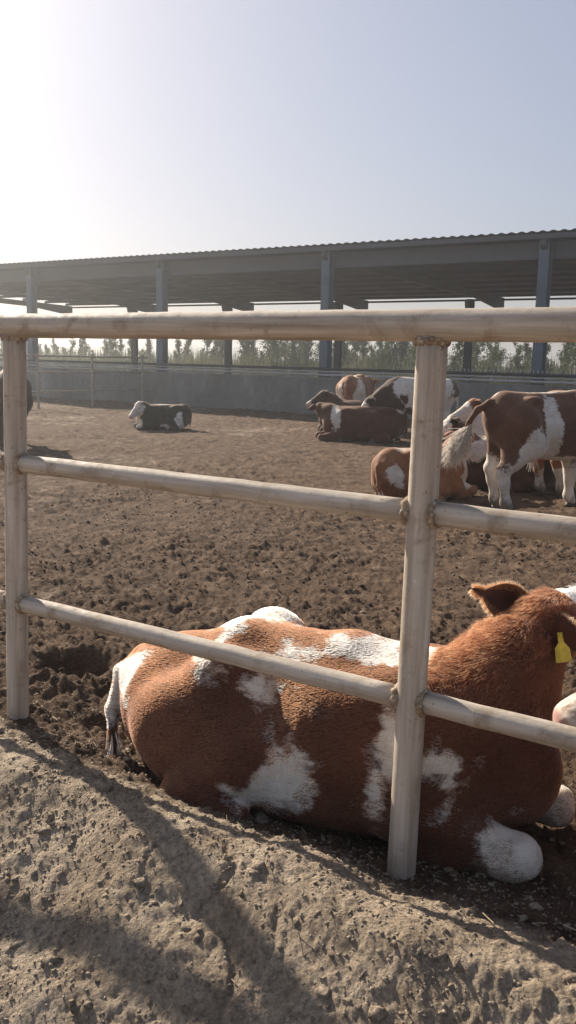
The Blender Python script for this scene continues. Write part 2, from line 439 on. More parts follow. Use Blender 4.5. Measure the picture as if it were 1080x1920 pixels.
def scatter_clods():
    ph = (1 + 5 ** 0.5) / 2
    ico = np.array([(-1, ph, 0), (1, ph, 0), (-1, -ph, 0), (1, -ph, 0), (0, -1, ph), (0, 1, ph), (0, -1, -ph), (0, 1, -ph), (ph, 0, -1), (ph, 0, 1), (-ph, 0, -1), (-ph, 0, 1)], float)
    ico /= np.linalg.norm(ico[0])
    fc = np.array([(0, 11, 5), (0, 5, 1), (0, 1, 7), (0, 7, 10), (0, 10, 11), (1, 5, 9), (5, 11, 4), (11, 10, 2), (10, 7, 6), (7, 1, 8), (3, 9, 4), (3, 4, 2), (3, 2, 6), (3, 6, 8), (3, 8, 9), (4, 9, 5), (2, 4, 11), (6, 2, 10), (8, 6, 7), (9, 8, 1)])
    def make(name, label, N, s0, s1, d0, d1, smin, smax, power, seed, mat, jag=0.7, sink=0.25):
        rg = np.random.RandomState(seed)
        s = rg.uniform(s0, s1, N); d = rg.uniform(d0, d1, N)
        x = FE[0] * s + FN[0] * d; y = FE[1] * s + FN[1] * d
        keep = gnoise2(x * 2.1, y * 2.1, seed) > rg.uniform(-0.75, 0.35, N)
        x, y = x[keep], y[keep]; N = len(x)
        sz = smin + (smax - smin) * rg.rand(N) ** power
        z = ground_z(x, y) + sz * sink
        V = ico[None] * (sz[:, None, None] * (1 + jag * (rg.rand(N, 12, 1) - 0.5))) * np.stack([rg.uniform(.6, 1.4, N), rg.uniform(.6, 1.4, N), rg.uniform(.45, .9, N)], 1)[:, None, :] + sz[:, None, None] * .35 * jag * (rg.rand(N, 12, 3) - .5)
        an = rg.rand(N) * 6.28; c, si = np.cos(an)[:, None], np.sin(an)[:, None]
        V = np.stack([V[..., 0] * c - V[..., 1] * si, V[..., 0] * si + V[..., 1] * c, V[..., 2]], -1) + np.stack([x, y, z], 1)[:, None, :]
        F = (fc[None] + (np.arange(N) * 12)[:, None, None]).reshape(-1, 3)
        tag(mesh_obj(name, V.reshape(-1, 3), F, mat, smooth=False, attrs={'dry': np.repeat(rg.uniform(.1, .6, N) + (.6 if name.startswith('bank') else 0), 12)}), label, 'dirt', kind='stuff')
    make('bank_clods', 'loose dry crumbs and clods strewn over the pale bank outside the fence', 30000, -3.2, 0.9, 1.2, 2.75, 0.0012, 0.0070, 2.6, 51, 'clod', 1.3, .0)
    make('yard_clods', 'brown clods of dried manure strewn over the trampled yard', 24000, -7, 3.5, 2.5, 8.5, 0.0025, 0.014, 3.0, 52, 'soil')
    make('bank_lumps', 'broken lumps of dry earth lying along the bank outside the fence', 1300, -3.2, 0.9, 1.2, 2.6, 0.006, 0.024, 4.0, 57, 'soil', 1.3, -0.15)
    rg = np.random.RandomState(53); m = MB()
    for _ in range(420):
        s = rg.uniform(-3, 1); d = rg.uniform(1.5, 4.2); x, y = FE * s + FN * d
        L = rg.uniform(.012, .05); an = rg.rand() * 6.28; w = rg.uniform(.0008, .002)
        zz = float(ground_z(x, y)[0]) + 0.006
        dx, dy = math.cos(an) * L / 2, math.sin(an) * L / 2
        m.tube([(x - dx, y - dy, zz + rg.uniform(0, .006)), (x, y, zz + .004), (x + dx, y + dy, zz + rg.uniform(0, .006))], [w, w, w], 4)
    tag(m.build('straw_bits', 'straw'), 'short bits of pale straw lying on the bank and yard', 'straw', kind='stuff')
scatter_clods()

# ------------------------------------------------------------------ near fence
def pipe_local(name, a, b, r, mat, parent, seg=28, wob=0.0, seed=1):
    """a pipe whose object X axis runs along it, so that grain follows the pipe"""
    a = Vector(a); b = Vector(b); d = b - a; L = d.length
    n = max(2, int(L / 0.09)); rg = np.random.RandomState(seed)
    m = MB()
    m.tube([(L * i / n, wob * (rg.rand() - .5), wob * (rg.rand() - .5)) for i in range(n + 1)], [r * (1 + 0.01 * (rg.rand() - .5)) for _ in range(n + 1)], seg)
    o = m.build(name, mat, None, True)
    o.parent = parent
    q = d.to_track_quat('X', 'Z')
    o.location = a; o.rotation_euler = q.to_euler()
    return o

def weld_ring(c, axis, r, parent, seed, thick=0.006):
    rg = np.random.RandomState(seed); axis = np.array(axis, float); axis /= np.linalg.norm(axis)
    u = np.cross(axis, [0.1, 0.2, 1]); u /= np.linalg.norm(u); w = np.cross(axis, u)
    m = MB(); n = 40; V = []; F = []; sg = 8
    for i in range(n):
        an = 2 * math.pi * i / n; rad = u * math.cos(an) + w * math.sin(an)
        t = thick * (0.7 + 0.9 * rg.rand())
        cc = np.array(c) + rad * r + axis * thick * (rg.rand() - .5)
        for k in range(sg):
            b = 2 * math.pi * k / sg; V.append(cc + (rad * math.cos(b) + axis * math.sin(b) * 1.6) * t)
    for i in range(n):
        for k in range(sg):
            i2, k2 = (i + 1) % n, (k + 1) % sg
            F.append((i * sg + k, i * sg + k2, i2 * sg + k2, i2 * sg + k))
    m.add(V, F); m.build('weld', 'weld', parent, True)

def near_fence():
    t = empty('pipe_fence', (0, 0, 0))
    tag(t, 'weathered cream pipe fence across the foreground with thick top rail and two thinner rails', 'fence')
    bases = [POST_R - FE * BAY * k for k in (-1, 0, 1, 2)]
    lean = [(0.0, 0.0), (0.018, 0.0), (0.03, 0.0), (0, 0)]
    tops = []
    for i, (b, l) in enumerate(zip(bases, lean)):
        top = np.array([b[0] + l[0], b[1] + l[1], 1.575]); tops.append(top)
        bot = np.array([b[0] - l[0] * 0.35, b[1], -0.55])
        p = pipe_local('post', bot, top, 0.0445, 'pipe', t, seed=i)
        weld_ring(np.array([top[0], top[1], 1.557]), (0, 0, 1), 0.0455, t, 60 + i, 0.006)
    E3 = np.array([FE[0], FE[1], 0])
    for i in range(len(bases)):
        pass
    a = bases[0] + FE * 0.9; b = bases[-1] - FE * 0.9
    pipe_local('top_rail', (b[0], b[1], 1.601), (a[0], a[1], 1.601), 0.0455, 'pipe', t, 32, 0.002, 5)
    for h, r, nm in ((1.064, 0.036, 'middle_rail'), (0.488, 0.034, 'lower_rail')):
        for i in range(-1, len(bases)):
            pa = bases[i] if i >= 0 else bases[0] + FE * 0.95
            pb = bases[i + 1] if i + 1 < len(bases) else bases[-1] - FE * 0.95
            la = lean[i][0] * h / 1.6 if i >= 0 else 0; lb = lean[i + 1][0] * h / 1.6 if i + 1 < len(bases) else 0
            dz = {0: -0.012}.get(i, 0.0) + (-0.012 if i == 0 else 0)
            A = np.array([pa[0] + la, pa[1], h]) - E3 * 0.030; B = np.array([pb[0] + lb, pb[1], h]) + E3 * 0.030
            if i == 0: A[2] += 0.004
            if i == -1: B[2] -= 0.02; A[2] -= 0.02
            pipe_local(nm, B, A, r, 'pipe', t, 26, 0.003, 70 + i)
            if i >= 0: weld_ring(A - E3 * 0.012, E3, r + .002, t, 80 + i)
            if i + 1 < len(bases): weld_ring(B + E3 * 0.012, E3, r + .002, t, 90 + i)
near_fence()

# ------------------------------------------------------------------ shed
def shed():
    t = empty('cattle_shed', tuple(sp(-12, DF, 0)))
    inv = -np.array(t.location)
    tag(t, 'long open cattle shed with grey corrugated roof on blue-grey steel columns', 'shed')
    ax = [SE, SN, ZZ]
    def P(s, d, z): return sp(s, d, z) + inv
    ZF, ZR = 4.42, 4.03          # roof underside height at the front edge and at the rear edge
    D0, D1 = DF - 0.30, DR + 0.25
    def zr(d): return ZF + (ZR - ZF) * (d - D0) / (D1 - D0)
    ks = range(-2, 6)
    # roof: one corrugated sheet to each bay
    pitch = 0.25
    for k in ks:
        s0 = S0F + BAYS * k; n = int(BAYS / pitch) * 6
        V = []; F = []
        ss = np.linspace(s0, s0 + BAYS, n + 1)
        zc = 0.030 + 0.016 * np.sign(np.sin(2 * np.pi * ss / pitch)) * np.abs(np.sin(2 * np.pi * ss / pitch)) ** 0.5
        for layer, off in ((0, 0.0), (1, 0.012)):
            for d in (D0, D1):
                for s, c in zip(ss, zc): V.append(P(s, d, zr(d) + c + off + 0.06))
        m = n + 1
        for i in range(n):
            F += [(i, i + 1, m + i + 1, m + i), (2 * m + i, 3 * m + i, 3 * m + i + 1, 2 * m + i + 1), (i, 2 * m + i, 2 * m + i + 1, i + 1), (m + i, m + i + 1, 3 * m + i + 1, 3 * m + i)]
        mesh_obj('roof_sheet', V, F, 'roof', t, True)
    sA, sB = S0F + BAYS * ks[0] , S0F + BAYS * (ks[-1] + 1)
    mid = (sA + sB) / 2; hl = (sB - sA) / 2
    # purlins under the sheets
    for d in np.linspace(D0 + 0.05, D1 - 0.45, 10):
        MB().box(P(mid, d, zr(d) - 0.005), (hl, 0.03, 0.055), ax).build('purlin', 'roof', t)
    # fascia band behind the front columns
    MB().box(P(mid, DF + 0.17, 4.14), (hl, 0.02, 0.20), ax).build('fascia', 'fascia', t)
    # rear eave beam hanging a little under the roof edge
    MB().box(P(mid, DR, 3.895), (hl, 0.05, 0.035), ax).build('eave_beam', 'dark', t)
    for k in range(-2, 7):
        s = S0F + BAYS * k
        c = MB()     # H section: two flanges and a web
        zt = zr(DF) - 0.06
        for q in (-1, 1): c.box(P(s, DF + q * 0.12, zt / 2 - .15), (0.125, 0.012, zt / 2 + .15), ax)
        c.box(P(s, DF, zt / 2 - .15), (0.012, 0.108, zt / 2 + .15), ax)
        c.build('column', 'column', t)
        # rafter with deepened ends, running back to the rear column
        V = []
        prof = [(D0 + 0.05, 0.14), (DF - 0.1, 0.26), (DF + 0.2, 0.34), (DF + 1.8, 0.24), (DR - 2.4, 0.24), (DR - 0.5, 0.42), (DR - 0.12, 0.62), (DR + 0.2, 0.62)]
        for d, dep in prof:
            for q in (-1, 1):
                V += [P(s, d, zr(d) - 0.062) + SE * q * 0.07, P(s, d, zr(d) - 0.062 - dep) + SE * q * 0.07]
        F = []
        for i in range(len(prof) - 1):
            a, b = i * 4, i * 4 + 4
            F += [(a, a + 1, b + 1, b), (a + 2, b + 2, b + 3, a + 3), (a + 1, a + 3, b + 3, b + 1), (a, b, b + 2, a + 2)]
        F += [(0, 2, 3, 1), tuple(len(prof) * 4 - 4 + i for i in (0, 1, 3, 2))]
        mesh_obj('rafter', V, F, 'roof', t, False)
    for k in range(-1, 8):
        s = S0R + BAYS * k
        if s < sA or s > sB: continue
        c = MB(); zt = zr(DR) - 0.10
        for q in (-1, 1): c.box(P(s, DR + q * 0.11, zt / 2 - .15), (0.13, 0.012, zt / 2 + .15), ax)
        c.box(P(s, DR, zt / 2 - .15), (0.012, 0.098, zt / 2 + .15), ax)
        rc = c.build('column', 'column', t)
        V = []
        for q in (-1, 1):
            V += [P(s + q * .014, DR - 0.12, zt - .05), P(s + q * .014, DR - 0.12, zt - 0.85), P(s + q * .014, DR - 0.45, zt - 0.45), P(s + q * .014, DR - 0.55, zt - .05)]
        mesh_obj('haunch', V, [(0, 1, 2, 3), (7, 6, 5, 4), (0, 4, 5, 1), (1, 5, 6, 2), (2, 6, 7, 3), (3, 7, 4, 0)], 'column', rc, False)
    return t
shed()

def feed_wall():
    t = empty('feed_wall', tuple(sp(-12, DF - 0.16, 0))); inv = -np.array(t.location); ax = [SE, SN, ZZ]
    tag(t, 'low grey concrete feed wall topped with pipe rails along the back of the yard', 'wall')
    def P(s, d, z): return sp(s, d, z) + inv
    s0, s1 = -42.0, 8.0; rg = np.random.RandomState(3); n = 200
    V = []; F = []
    ss = np.linspace(s0, s1, n + 1)
    for s in ss:
        w = 0.012 * (rg.rand() - .5)
        V += [P(s, DF - 0.16 - 0.11 + w, -0.3), P(s, DF - 0.16 - 0.10 + w, 0.985), P(s, DF - 0.16 - 0.085, 1.0 + w * .4), P(s, DF - 0.16 + 0.095, 1.0 + w * .4), P(s, DF - 0.16 + 0.10, -0.3)]
    for i in range(n):
        for k in range(4):
            a = i * 5 + k; F.append((a, a + 1, a + 6, a + 5))
    F += [(4, 3, 2, 1, 0), tuple(n * 5 + k for k in range(5))]
    mesh_obj('wall_body', V, F, 'concrete', t, False)
    for z, r, m in ((1.075, 0.032, 'galv'), (1.235, 0.038, 'dark'), (1.165, 0.022, 'galv')):
        pipe_local('rail', Vector(P(s0, DF - 0.2, z)), Vector(P(s1, DF - 0.2, z)), r, m, t, 10, 0.01, 4)
    for s in np.arange(s0 + .5, s1, 3.0):
        pipe_local('rail_post', Vector(P(s, DF - 0.2, 0.95)), Vector(P(s, DF - 0.2, 1.26)), 0.02, 'galv', t, 8)
    for s in np.arange(-11.2, -5.2, 0.11):      # pegs standing on the rail on the right-hand bays
        pipe_local('peg', Vector(P(s, DF - 0.2, 1.26)), Vector(P(s, DF - 0.2, 1.345)), 0.014, 'galv', t, 6)
feed_wall()

def divider():
    base = sp(-19.75, DF - 0.3, 0)
    t = empty('divider_fence', tuple(base))
    tag(t, 'thin grey three-rail pipe fence running out from the feed wall at the left', 'fence')
    dirv = -SN
    for z in (1.42, 0.98, 0.44):
        pipe_local('rail', Vector(dirv * 0.02 + ZZ * z), Vector(dirv * 11 + ZZ * z), 0.026, 'pipe2', t, 10, 0.02, int(z * 100))
    for d in (0.3, 2.4, 4.4, 6.6, 8.8, 10.9):
        pipe_local('post', Vector(dirv * d + SE * 0.058 - ZZ * .4), Vector(dirv * d + SE * 0.058 + ZZ * 1.5), 0.032, 'pipe2', t, 12, 0, 3)
divider()

# ------------------------------------------------------------------ trees, scrub, pole beyond the shed
def leaf_cloud(n, fn, size, rg):
    V = []; F = []
    for i in range(n):
        c = fn(rg); a = rg.randn(3); a /= np.linalg.norm(a); b = np.cross(a, rg.randn(3)); b /= np.linalg.norm(b)
        L = size * rg.uniform(.6, 1.5); W = L * rg.uniform(.3, .55)
        k = len(V); V += [c - a * L * .5, c + b * W * .5, c + a * L * .5, c - b * W * .5]; F.append((k, k + 1, k + 2, k + 3))
    return V, F

def make_tree(name, h, slim, seed, mat):
    rg = np.random.RandomState(seed); t = empty(name)
    m = MB(); lean = rg.randn(2) * 0.05 * h
    path = [np.array([lean[0] * u * u, lean[1] * u * u, h * u * 0.95 - .3 * (1 - u)]) for u in np.linspace(0, 1, 7)]
    m.tube(path, list(np.linspace(0.045, 0.008, 7) * (h / 3)), 7)
    tips = []
    nb = 16 if slim else 22
    for i in range(nb):
        u = rg.uniform(.12, .95); p = np.array([lean[0] * u * u, lean[1] * u * u, h * u * .95]); an = rg.rand() * 6.28
        L = h * (rg.uniform(.10, .2) * (1.15 - u) + .04 if slim else rg.uniform(.2, .42) * (1.2 - 0.75 * u))
        e = p + np.array([math.cos(an) * L * (.55 if slim else .9), math.sin(an) * L * (.55 if slim else .9), L * (1.2 if slim else .65)])
        m.tube([p, (p + e) / 2 + rg.randn(3) * .02, e], [.014 * h / 3, .010 * h / 3, .004 * h / 3], 5); tips.append((p, e))
    m.build('trunk', 'bark', t, True)
    def fn(r):
        p, e = tips[r.randint(len(tips))]; u = r.rand() ** .7
        return p + (e - p) * u * 1.1 + r.randn(3) * (0.045 if slim else 0.085) * h / 3 * (1.4 if u > .6 else 1)
    V, F = leaf_cloud(1000 if slim else 2000, fn, 0.12 if slim else 0.13, rg)
    mesh_obj('crown', V, F, mat, t, False)
    return t

def copy_tree(o):
    c = o.copy(); COL.objects.link(c)
    for ch in list(o.children):
        d = ch.copy(); COL.objects.link(d); d.parent = c; d.matrix_parent_inverse = ch.matrix_parent_inverse
    return c

def vegetation():
    rg = np.random.RandomState(77)
    protos = [make_tree('poplar_sapling', 3.2, True, 100 + i, 'leaf_poplar') for i in range(5)]
    used = [False] * 5; i = 0
    # a row parallel to the shed, thin on the left, closing up to the right
    for s in np.arange(-66, -16, 0.42):
        if rg.rand() < 0.15: continue
        d = 50 + rg.uniform(-2.5, 2.5); k = rg.randint(5)
        o = protos[k] if not used[k] else copy_tree(protos[k]); used[k] = True
        p = SE * (s + rg.uniform(-.3, .3)) + SN * d
        sc = rg.uniform(.55, 1.12) ** 1.1 * (1.12 if s > -45 else .98)
        o.location = (p[0], p[1], 0); o.rotation_euler = (0, 0, rg.rand() * 6.28); o.scale = (sc * 1.1, sc * 1.1, sc)
        tag(o, 'slender grey-green poplar sapling in the row far behind the shed', 'tree', 'poplar saplings behind the shed')
    sh = [make_tree('leafy_shrub', 3.4, False, 200 + i, 'leaf_shrub') for i in range(4)]
    used = [False] * 4
    for s in np.arange(-36, -3, 0.85):
        d = 47 + rg.uniform(-2, 2); k = rg.randint(4)
        o = sh[k] if not used[k] else copy_tree(sh[k]); used[k] = True
        p = SE * (s + rg.uniform(-.6, .6)) + SN * d; sc = rg.uniform(.6, .98)
        o.location = (p[0], p[1], 0); o.rotation_euler = (0, 0, rg.rand() * 6.28); o.scale = (sc, sc, sc)
        tag(o, 'bushy green shrub in the hedge far behind the right half of the shed', 'shrub', 'leafy shrubs behind the shed')
    N = 26000; s = rg.uniform(-80, 5, N); d = rg.uniform(44, 53, N); hh = rg.uniform(.9, 2.6, N) * (0.75 + 0.35 * gnoise2(s * .5, d * .5, 5)); an = rg.rand(N) * 6.28
    x = SE[0] * s + SN[0] * d; y = SE[1] * s + SN[1] * d; w = rg.uniform(.02, .06, N)
    lx = rg.randn(N) * .18; ly = rg.randn(N) * .18
    V = np.zeros((N, 3, 3)); V[:, 0] = np.stack([x - np.cos(an) * w, y - np.sin(an) * w, x * 0], 1); V[:, 1] = np.stack([x + np.cos(an) * w, y + np.sin(an) * w, x * 0], 1); V[:, 2] = np.stack([x + lx, y + ly, hh], 1)
    F = np.arange(N * 3).reshape(N, 3)
    tag(mesh_obj('scrub', V.reshape(-1, 3), F, 'scrub', smooth=False), 'rough grey-green scrub and reeds growing under the far trees', 'scrub', kind='stuff')
    p = SE * (-25.6) + SN * 42
    t = empty('thin_pole', (p[0], p[1], 0)); tag(t, 'thin pale pole standing between the shed and the far trees', 'pole')
    pipe_local('shaft', (0, 0, -.3), (0, 0, 2.55), .05, 'galv', t, 10); pipe_local('cap', (0, 0, 2.55), (0, 0, 2.62), .07, 'galv', t, 10)
vegetation()
# ------------------------------------------------------------------ cattle: one smooth surface per body, grown from a distance field
def unit(v):
    v = np.array(v, float); return v / np.linalg.norm(v)

class Body:
    """Collects soft primitives (local metres, x forward, y left, z up)."""
    def __init__(s): s.p = []; s.cut = []
    def ell(s, c, r, k=0.05, ax=None): s.p.append(('e', np.array(c, float), np.array(r, float), k, ax)); return s
    def cone(s, a, b, ra, rb, k=0.05): s.p.append(('c', np.array(a, float), np.array(b, float), ra, rb, k)); return s
    def chain(s, pts, rads, k=0.04):
        for i in range(len(pts) - 1): s.cone(pts[i], pts[i + 1], rads[i], rads[i + 1], k)
        return s
    def sub(s, c, r, k=0.012): s.cut.append((np.array(c, float), r, k)); return s
    def bounds(s):
        lo = np.full(3, 9.0); hi = np.full(3, -9.0)
        for q in s.p:
            if q[0] == 'e': m = q[2].max() if q[4] is not None else q[2]; lo = np.minimum(lo, q[1] - m); hi = np.maximum(hi, q[1] + m)
            else:
                for c, r in ((q[1], q[3]), (q[2], q[4])): lo = np.minimum(lo, c - r); hi = np.maximum(hi, c + r)
        return lo - 0.06, hi + 0.06
    def eval(s, P):
        d = None
        for q in s.p:
            if q[0] == 'e':
                v = P - q[1].astype(P.dtype)
                if q[4] is not None: v = v @ np.array(q[4]).T.astype(P.dtype)
                r = q[2].astype(P.dtype)
                k0 = np.sqrt(((v / r) ** 2).sum(-1)) + 1e-6; k1 = np.sqrt(((v / (r * r)) ** 2).sum(-1)) + 1e-6
                dd = k0 * (k0 - 1) / k1; k = q[3]
            else:
                a, b = q[1].astype(P.dtype), q[2].astype(P.dtype); ab = b - a
                t = np.clip(((P - a) @ ab) / max(float(ab @ ab), 1e-9), 0, 1)
                dd = np.sqrt(((P - a - t[..., None] * ab) ** 2).sum(-1)) - (q[3] + t * (q[4] - q[3])); k = q[5]
            if d is None: d = dd
            else:
                h = np.maximum(k - np.abs(d - dd), 0) / k
                d = np.minimum(d, dd) - h * h * k * 0.25
        for c, r, k in s.cut:
            dd = r - np.sqrt(((P - c.astype(P.dtype)) ** 2).sum(-1))
            h = np.maximum(k - np.abs(d - dd), 0) / k
            d = np.maximum(d, dd) + h * h * k * 0.25
        return d
    def surface(s, res, floor=None):
        lo, hi = s.bounds()
        n = np.ceil((hi - lo) / res).astype(int) + 1
        ax = [lo[i] + res * np.arange(n[i]) for i in range(3)]
        P = np.stack(np.meshgrid(*ax, indexing='ij'), -1).astype(np.float32)
        D = s.eval(P)
        if floor is not None: D = np.maximum(D, floor - P[..., 2])
        ins = D < 0
        nx, ny, nz = D.shape
        c8 = [(i, j, k) for i in (0, 1) for j in (0, 1) for k in (0, 1)]
        sub = lambda A, o: A[o[0]:nx - 1 + o[0], o[1]:ny - 1 + o[1], o[2]:nz - 1 + o[2]]
        cnt = sum(sub(ins, o).astype(np.int8) for o in c8)
        act = (cnt > 0) & (cnt < 8)
        idx = np.full(act.shape, -1, np.int64); ii = np.argwhere(act); idx[act] = np.arange(len(ii))
        acc = np.zeros((len(ii), 3)); num = np.zeros(len(ii))
        g = lambda o: D[ii[:, 0] + o[0], ii[:, 1] + o[1], ii[:, 2] + o[2]].astype(float)
        for a in range(8):
            for b in range(a + 1, 8):
                A, B = np.array(c8[a]), np.array(c8[b])
                if np.abs(A - B).sum() != 1: continue
                da, db = g(c8[a]), g(c8[b]); m = (da < 0) != (db < 0)
                t = np.where(m, da / np.where(m, da - db, 1), 0)
                acc += np.where(m[:, None], A + t[:, None] * (B - A), 0); num += m
        V = lo + res * (ii + acc / num[:, None])
        F = []
        for axn in range(3):
            u, v = (axn + 1) % 3, (axn + 2) % 3
            o = [0, 0, 0]; o[axn] = 1
            A = ins[:nx - o[0], :ny - o[1], :nz - o[2]]; B = ins[o[0]:, o[1]:, o[2]:]
            e = np.argwhere(A != B); e = e[(e[:, u] > 0) & (e[:, v] > 0) & (e[:, u] < D.shape[u] - 1) & (e[:, v] < D.shape[v] - 1)]
            sgn = A[e[:, 0], e[:, 1], e[:, 2]]
            du = np.zeros(3, int); du[u] = 1; dv = np.zeros(3, int); dv[v] = 1
            q = np.stack([idx[tuple((e - du - dv).T)], idx[tuple((e - dv).T)], idx[tuple(e.T)], idx[tuple((e - du).T)]], 1)
            q[~sgn] = q[~sgn][:, ::-1]
            F.append(q)
        F = np.concatenate(F); F = F[(F >= 0).all(1)]
        # relax once or twice: neighbours pulled together, keeps the volume well enough
        for lam in (0.45, -0.30, 0.45):
            S = np.zeros_like(V); C = np.zeros(len(V))
            for k in range(4):
                np.add.at(S, F[:, k], V[F[:, (k + 1) % 4]]); np.add.at(C, F[:, k], 1)
                np.add.at(S, F[:, k], V[F[:, (k + 3) % 4]]); np.add.at(C, F[:, k], 1)
            V = V + lam * (S / np.maximum(C, 1)[:, None] - V)
        # settle the vertices back onto the true surface so that no grid pattern is left
        free = np.ones(len(V), bool) if floor is None else V[:, 2] > floor + res * 1.5
        for _ in range(1 if res < .0155 else 0):
            Q = V[free]; d = s.eval(Q); h = 1e-3
            G = np.stack([s.eval(Q + h * np.eye(3)[k]) - d for k in range(3)], 1) / h
            st = np.clip(d / np.maximum((G ** 2).sum(1), .2), -res * .6, res * .6)
            V[free] = Q - st[:, None] * G
        return V, F

def head_frame(poll, fwd, up):
    f = unit(fwd); u = np.array(up, float); u = unit(u - f * (u @ f)); l = np.cross(u, f)
    return np.array(poll, float), f, l, u

def add_head(b, H, hs, horn=False):
    o, f, l, u = H
    def q(x, y, z): return o + hs * (f * x + l * y + u * z)
    ax = np.stack([f, l, u])
    R = lambda *r: tuple(hs * v for v in r)
    b.ell(q(.055, 0, -.075), R(.115, .098, .105), .04, ax)
    b.cone(q(.09, 0, -.062), q(.35, 0, -.078), .086 * hs, .056 * hs, .04)
    b.ell(q(.405, 0, -.088), R(.055, .070, .060), .035, ax)
    b.ell(q(.385, 0, -.128), R(.055, .050, .032), .02, ax)
    b.cone(q(.10, 0, -.16), q(.35, 0, -.125), .062 * hs, .040 * hs, .04)
    for s in (-1, 1):
        b.ell(q(.11, .052 * s, -.135), R(.09, .045, .085), .03, ax)
        b.ell(q(.135, .082 * s, -.042), R(.038, .022, .022), .02, ax)
        b.sub(q(.446, .050 * s, -.070), .017 * hs)
        for i in range(9): b.sub(q(.445 - .013 * i, (.030 + .012 * min(i, 3)) * s, -.112 - .0015 * i), .009 * hs)
    b.ell(q(.005, 0, -.015), R(.05, .075, .05), .04, ax)
    return q

def ear_mesh(root, tip, face, length_w, parent, name, mat):
    """cupped leaf-shaped ear with thickness; 'face' is the way the hollow looks"""
    root = np.array(root, float); tip = np.array(tip, float); d = tip - root; L = np.linalg.norm(d); d /= L
    n = np.array(face, float); n = unit(n - d * (n @ d)); w = np.cross(d, n)
    NU, NV = 15, 11; V = []
    for layer in (0, 1):
        for i in range(NU):
            u = i / (NU - 1)
            wid = length_w * L * (0.30 + 1.0 * math.sin(min(1, u * 1.15 + .12) * math.pi) ** .8 * .75) * math.sqrt(max(.02, 1 - max(0, (u - .5) / .5) ** 2.4))
            for j in range(NV):
                v = -1 + 2 * j / (NV - 1)
                cup = (1 - v * v) * (0.34 * (1 - u) + .17) * wid * 1.5
                th = 0.0055 * (1 - .75 * abs(v) ** 3) * (1 - .5 * u)
                p = root + d * L * u + w * wid * v * .62 - n * cup + n * 0.05 * L * math.sin(u * 3.1) - (n * th * 2 if layer else 0)
                V.append(p)
    F = []; m = NU * NV
    for i in range(NU - 1):
        for j in range(NV - 1):
            a = i * NV + j; F += [(a, a + 1, a + NV + 1, a + NV), (m + a, m + a + NV, m + a + NV + 1, m + a + 1)]
    for i in range(NU - 1):
        for j in (0, NV - 1):
            a = i * NV + j; F.append((a, a + NV, m + a + NV, m + a) if j == 0 else (a, m + a, m + a + NV, a + NV))
    for j in range(NV - 1):
        a = j; F.append((a, m + a, m + a + 1, a + 1)); a = (NU - 1) * NV + j; F.append((a, a + 1, m + a + 1, m + a))
    V = np.array(V)
    return mesh_obj(name, V, F, mat, parent, True, {'pat': np.full(len(V), -.5), 'pink': np.concatenate([np.full(m, .12), np.zeros(m)])})

def hoof_mesh(c, fwd, r, parent):
    f = unit((fwd[0], fwd[1], 0)); l = np.array([-f[1], f[0], 0]); V = []; F = []
    prof = [(-.045, 1.15), (-.02, 1.05), (.025, .85)]; sg = 14
    for z, k in prof:
        for i in range(sg):
            a = 2 * math.pi * i / sg; cf = math.cos(a); notch = 1 - .25 * math.exp(-((a if a < math.pi else a - 2 * math.pi) / .22) ** 2)
            V.append(np.array(c) + f * (cf * r * k * 1.35 * notch + r * (.25 - .15 * k)) + l * math.sin(a) * r * k + np.array([0, 0, z * r / .05]))
    for j in range(2):
        for i in range(sg):
            F.append((j * sg + i, j * sg + (i + 1) % sg, (j + 1) * sg + (i + 1) % sg, (j + 1) * sg + i))
    F += [tuple(range(sg - 1, -1, -1)), tuple(2 * sg + i for i in range(sg))]
    mesh_obj('hoof', V, F, 'hoof', parent, True)

def trunk_standing(b, L=1.0, W=1.0):
    x = lambda v: v * L
    b.ell((x(-.62), 0, .98), (.20, .185 * W, .20), .1)
    b.ell((x(-.50), 0, .90), (.26, .215 * W, .27), .1)
    for s in (-1, 1):
        b.ell((x(-.38), .175 * s * W, 1.115), (.11, .062, .058), .07)
        b.sub((x(-.17), .43 * s * W, 1.10), .20, .10)
        b.ell((x(-.70), .085 * s * W, 1.03), (.06, .045, .06), .05)
        b.ell((x(.33), .13 * s * W, .86), (.20, .12, .27), .08)
    b.ell((x(-.05), 0, .84), (.52 * L, .285 * W, .315), .1)
    b.ell((x(.22), 0, .86), (.40, .235 * W, .325), .1)
    b.ell((x(.44), 0, .88), (.24, .175 * W, .28), .1)
    b.cone((x(-.60), 0, 1.105), (x(.34), 0, 1.125), .085, .085, .1)
    b.ell((x(.34), 0, 1.14), (.22, .06, .075), .07)
    b.ell((x(.55), 0, .72), (.13, .115, .17), .08)

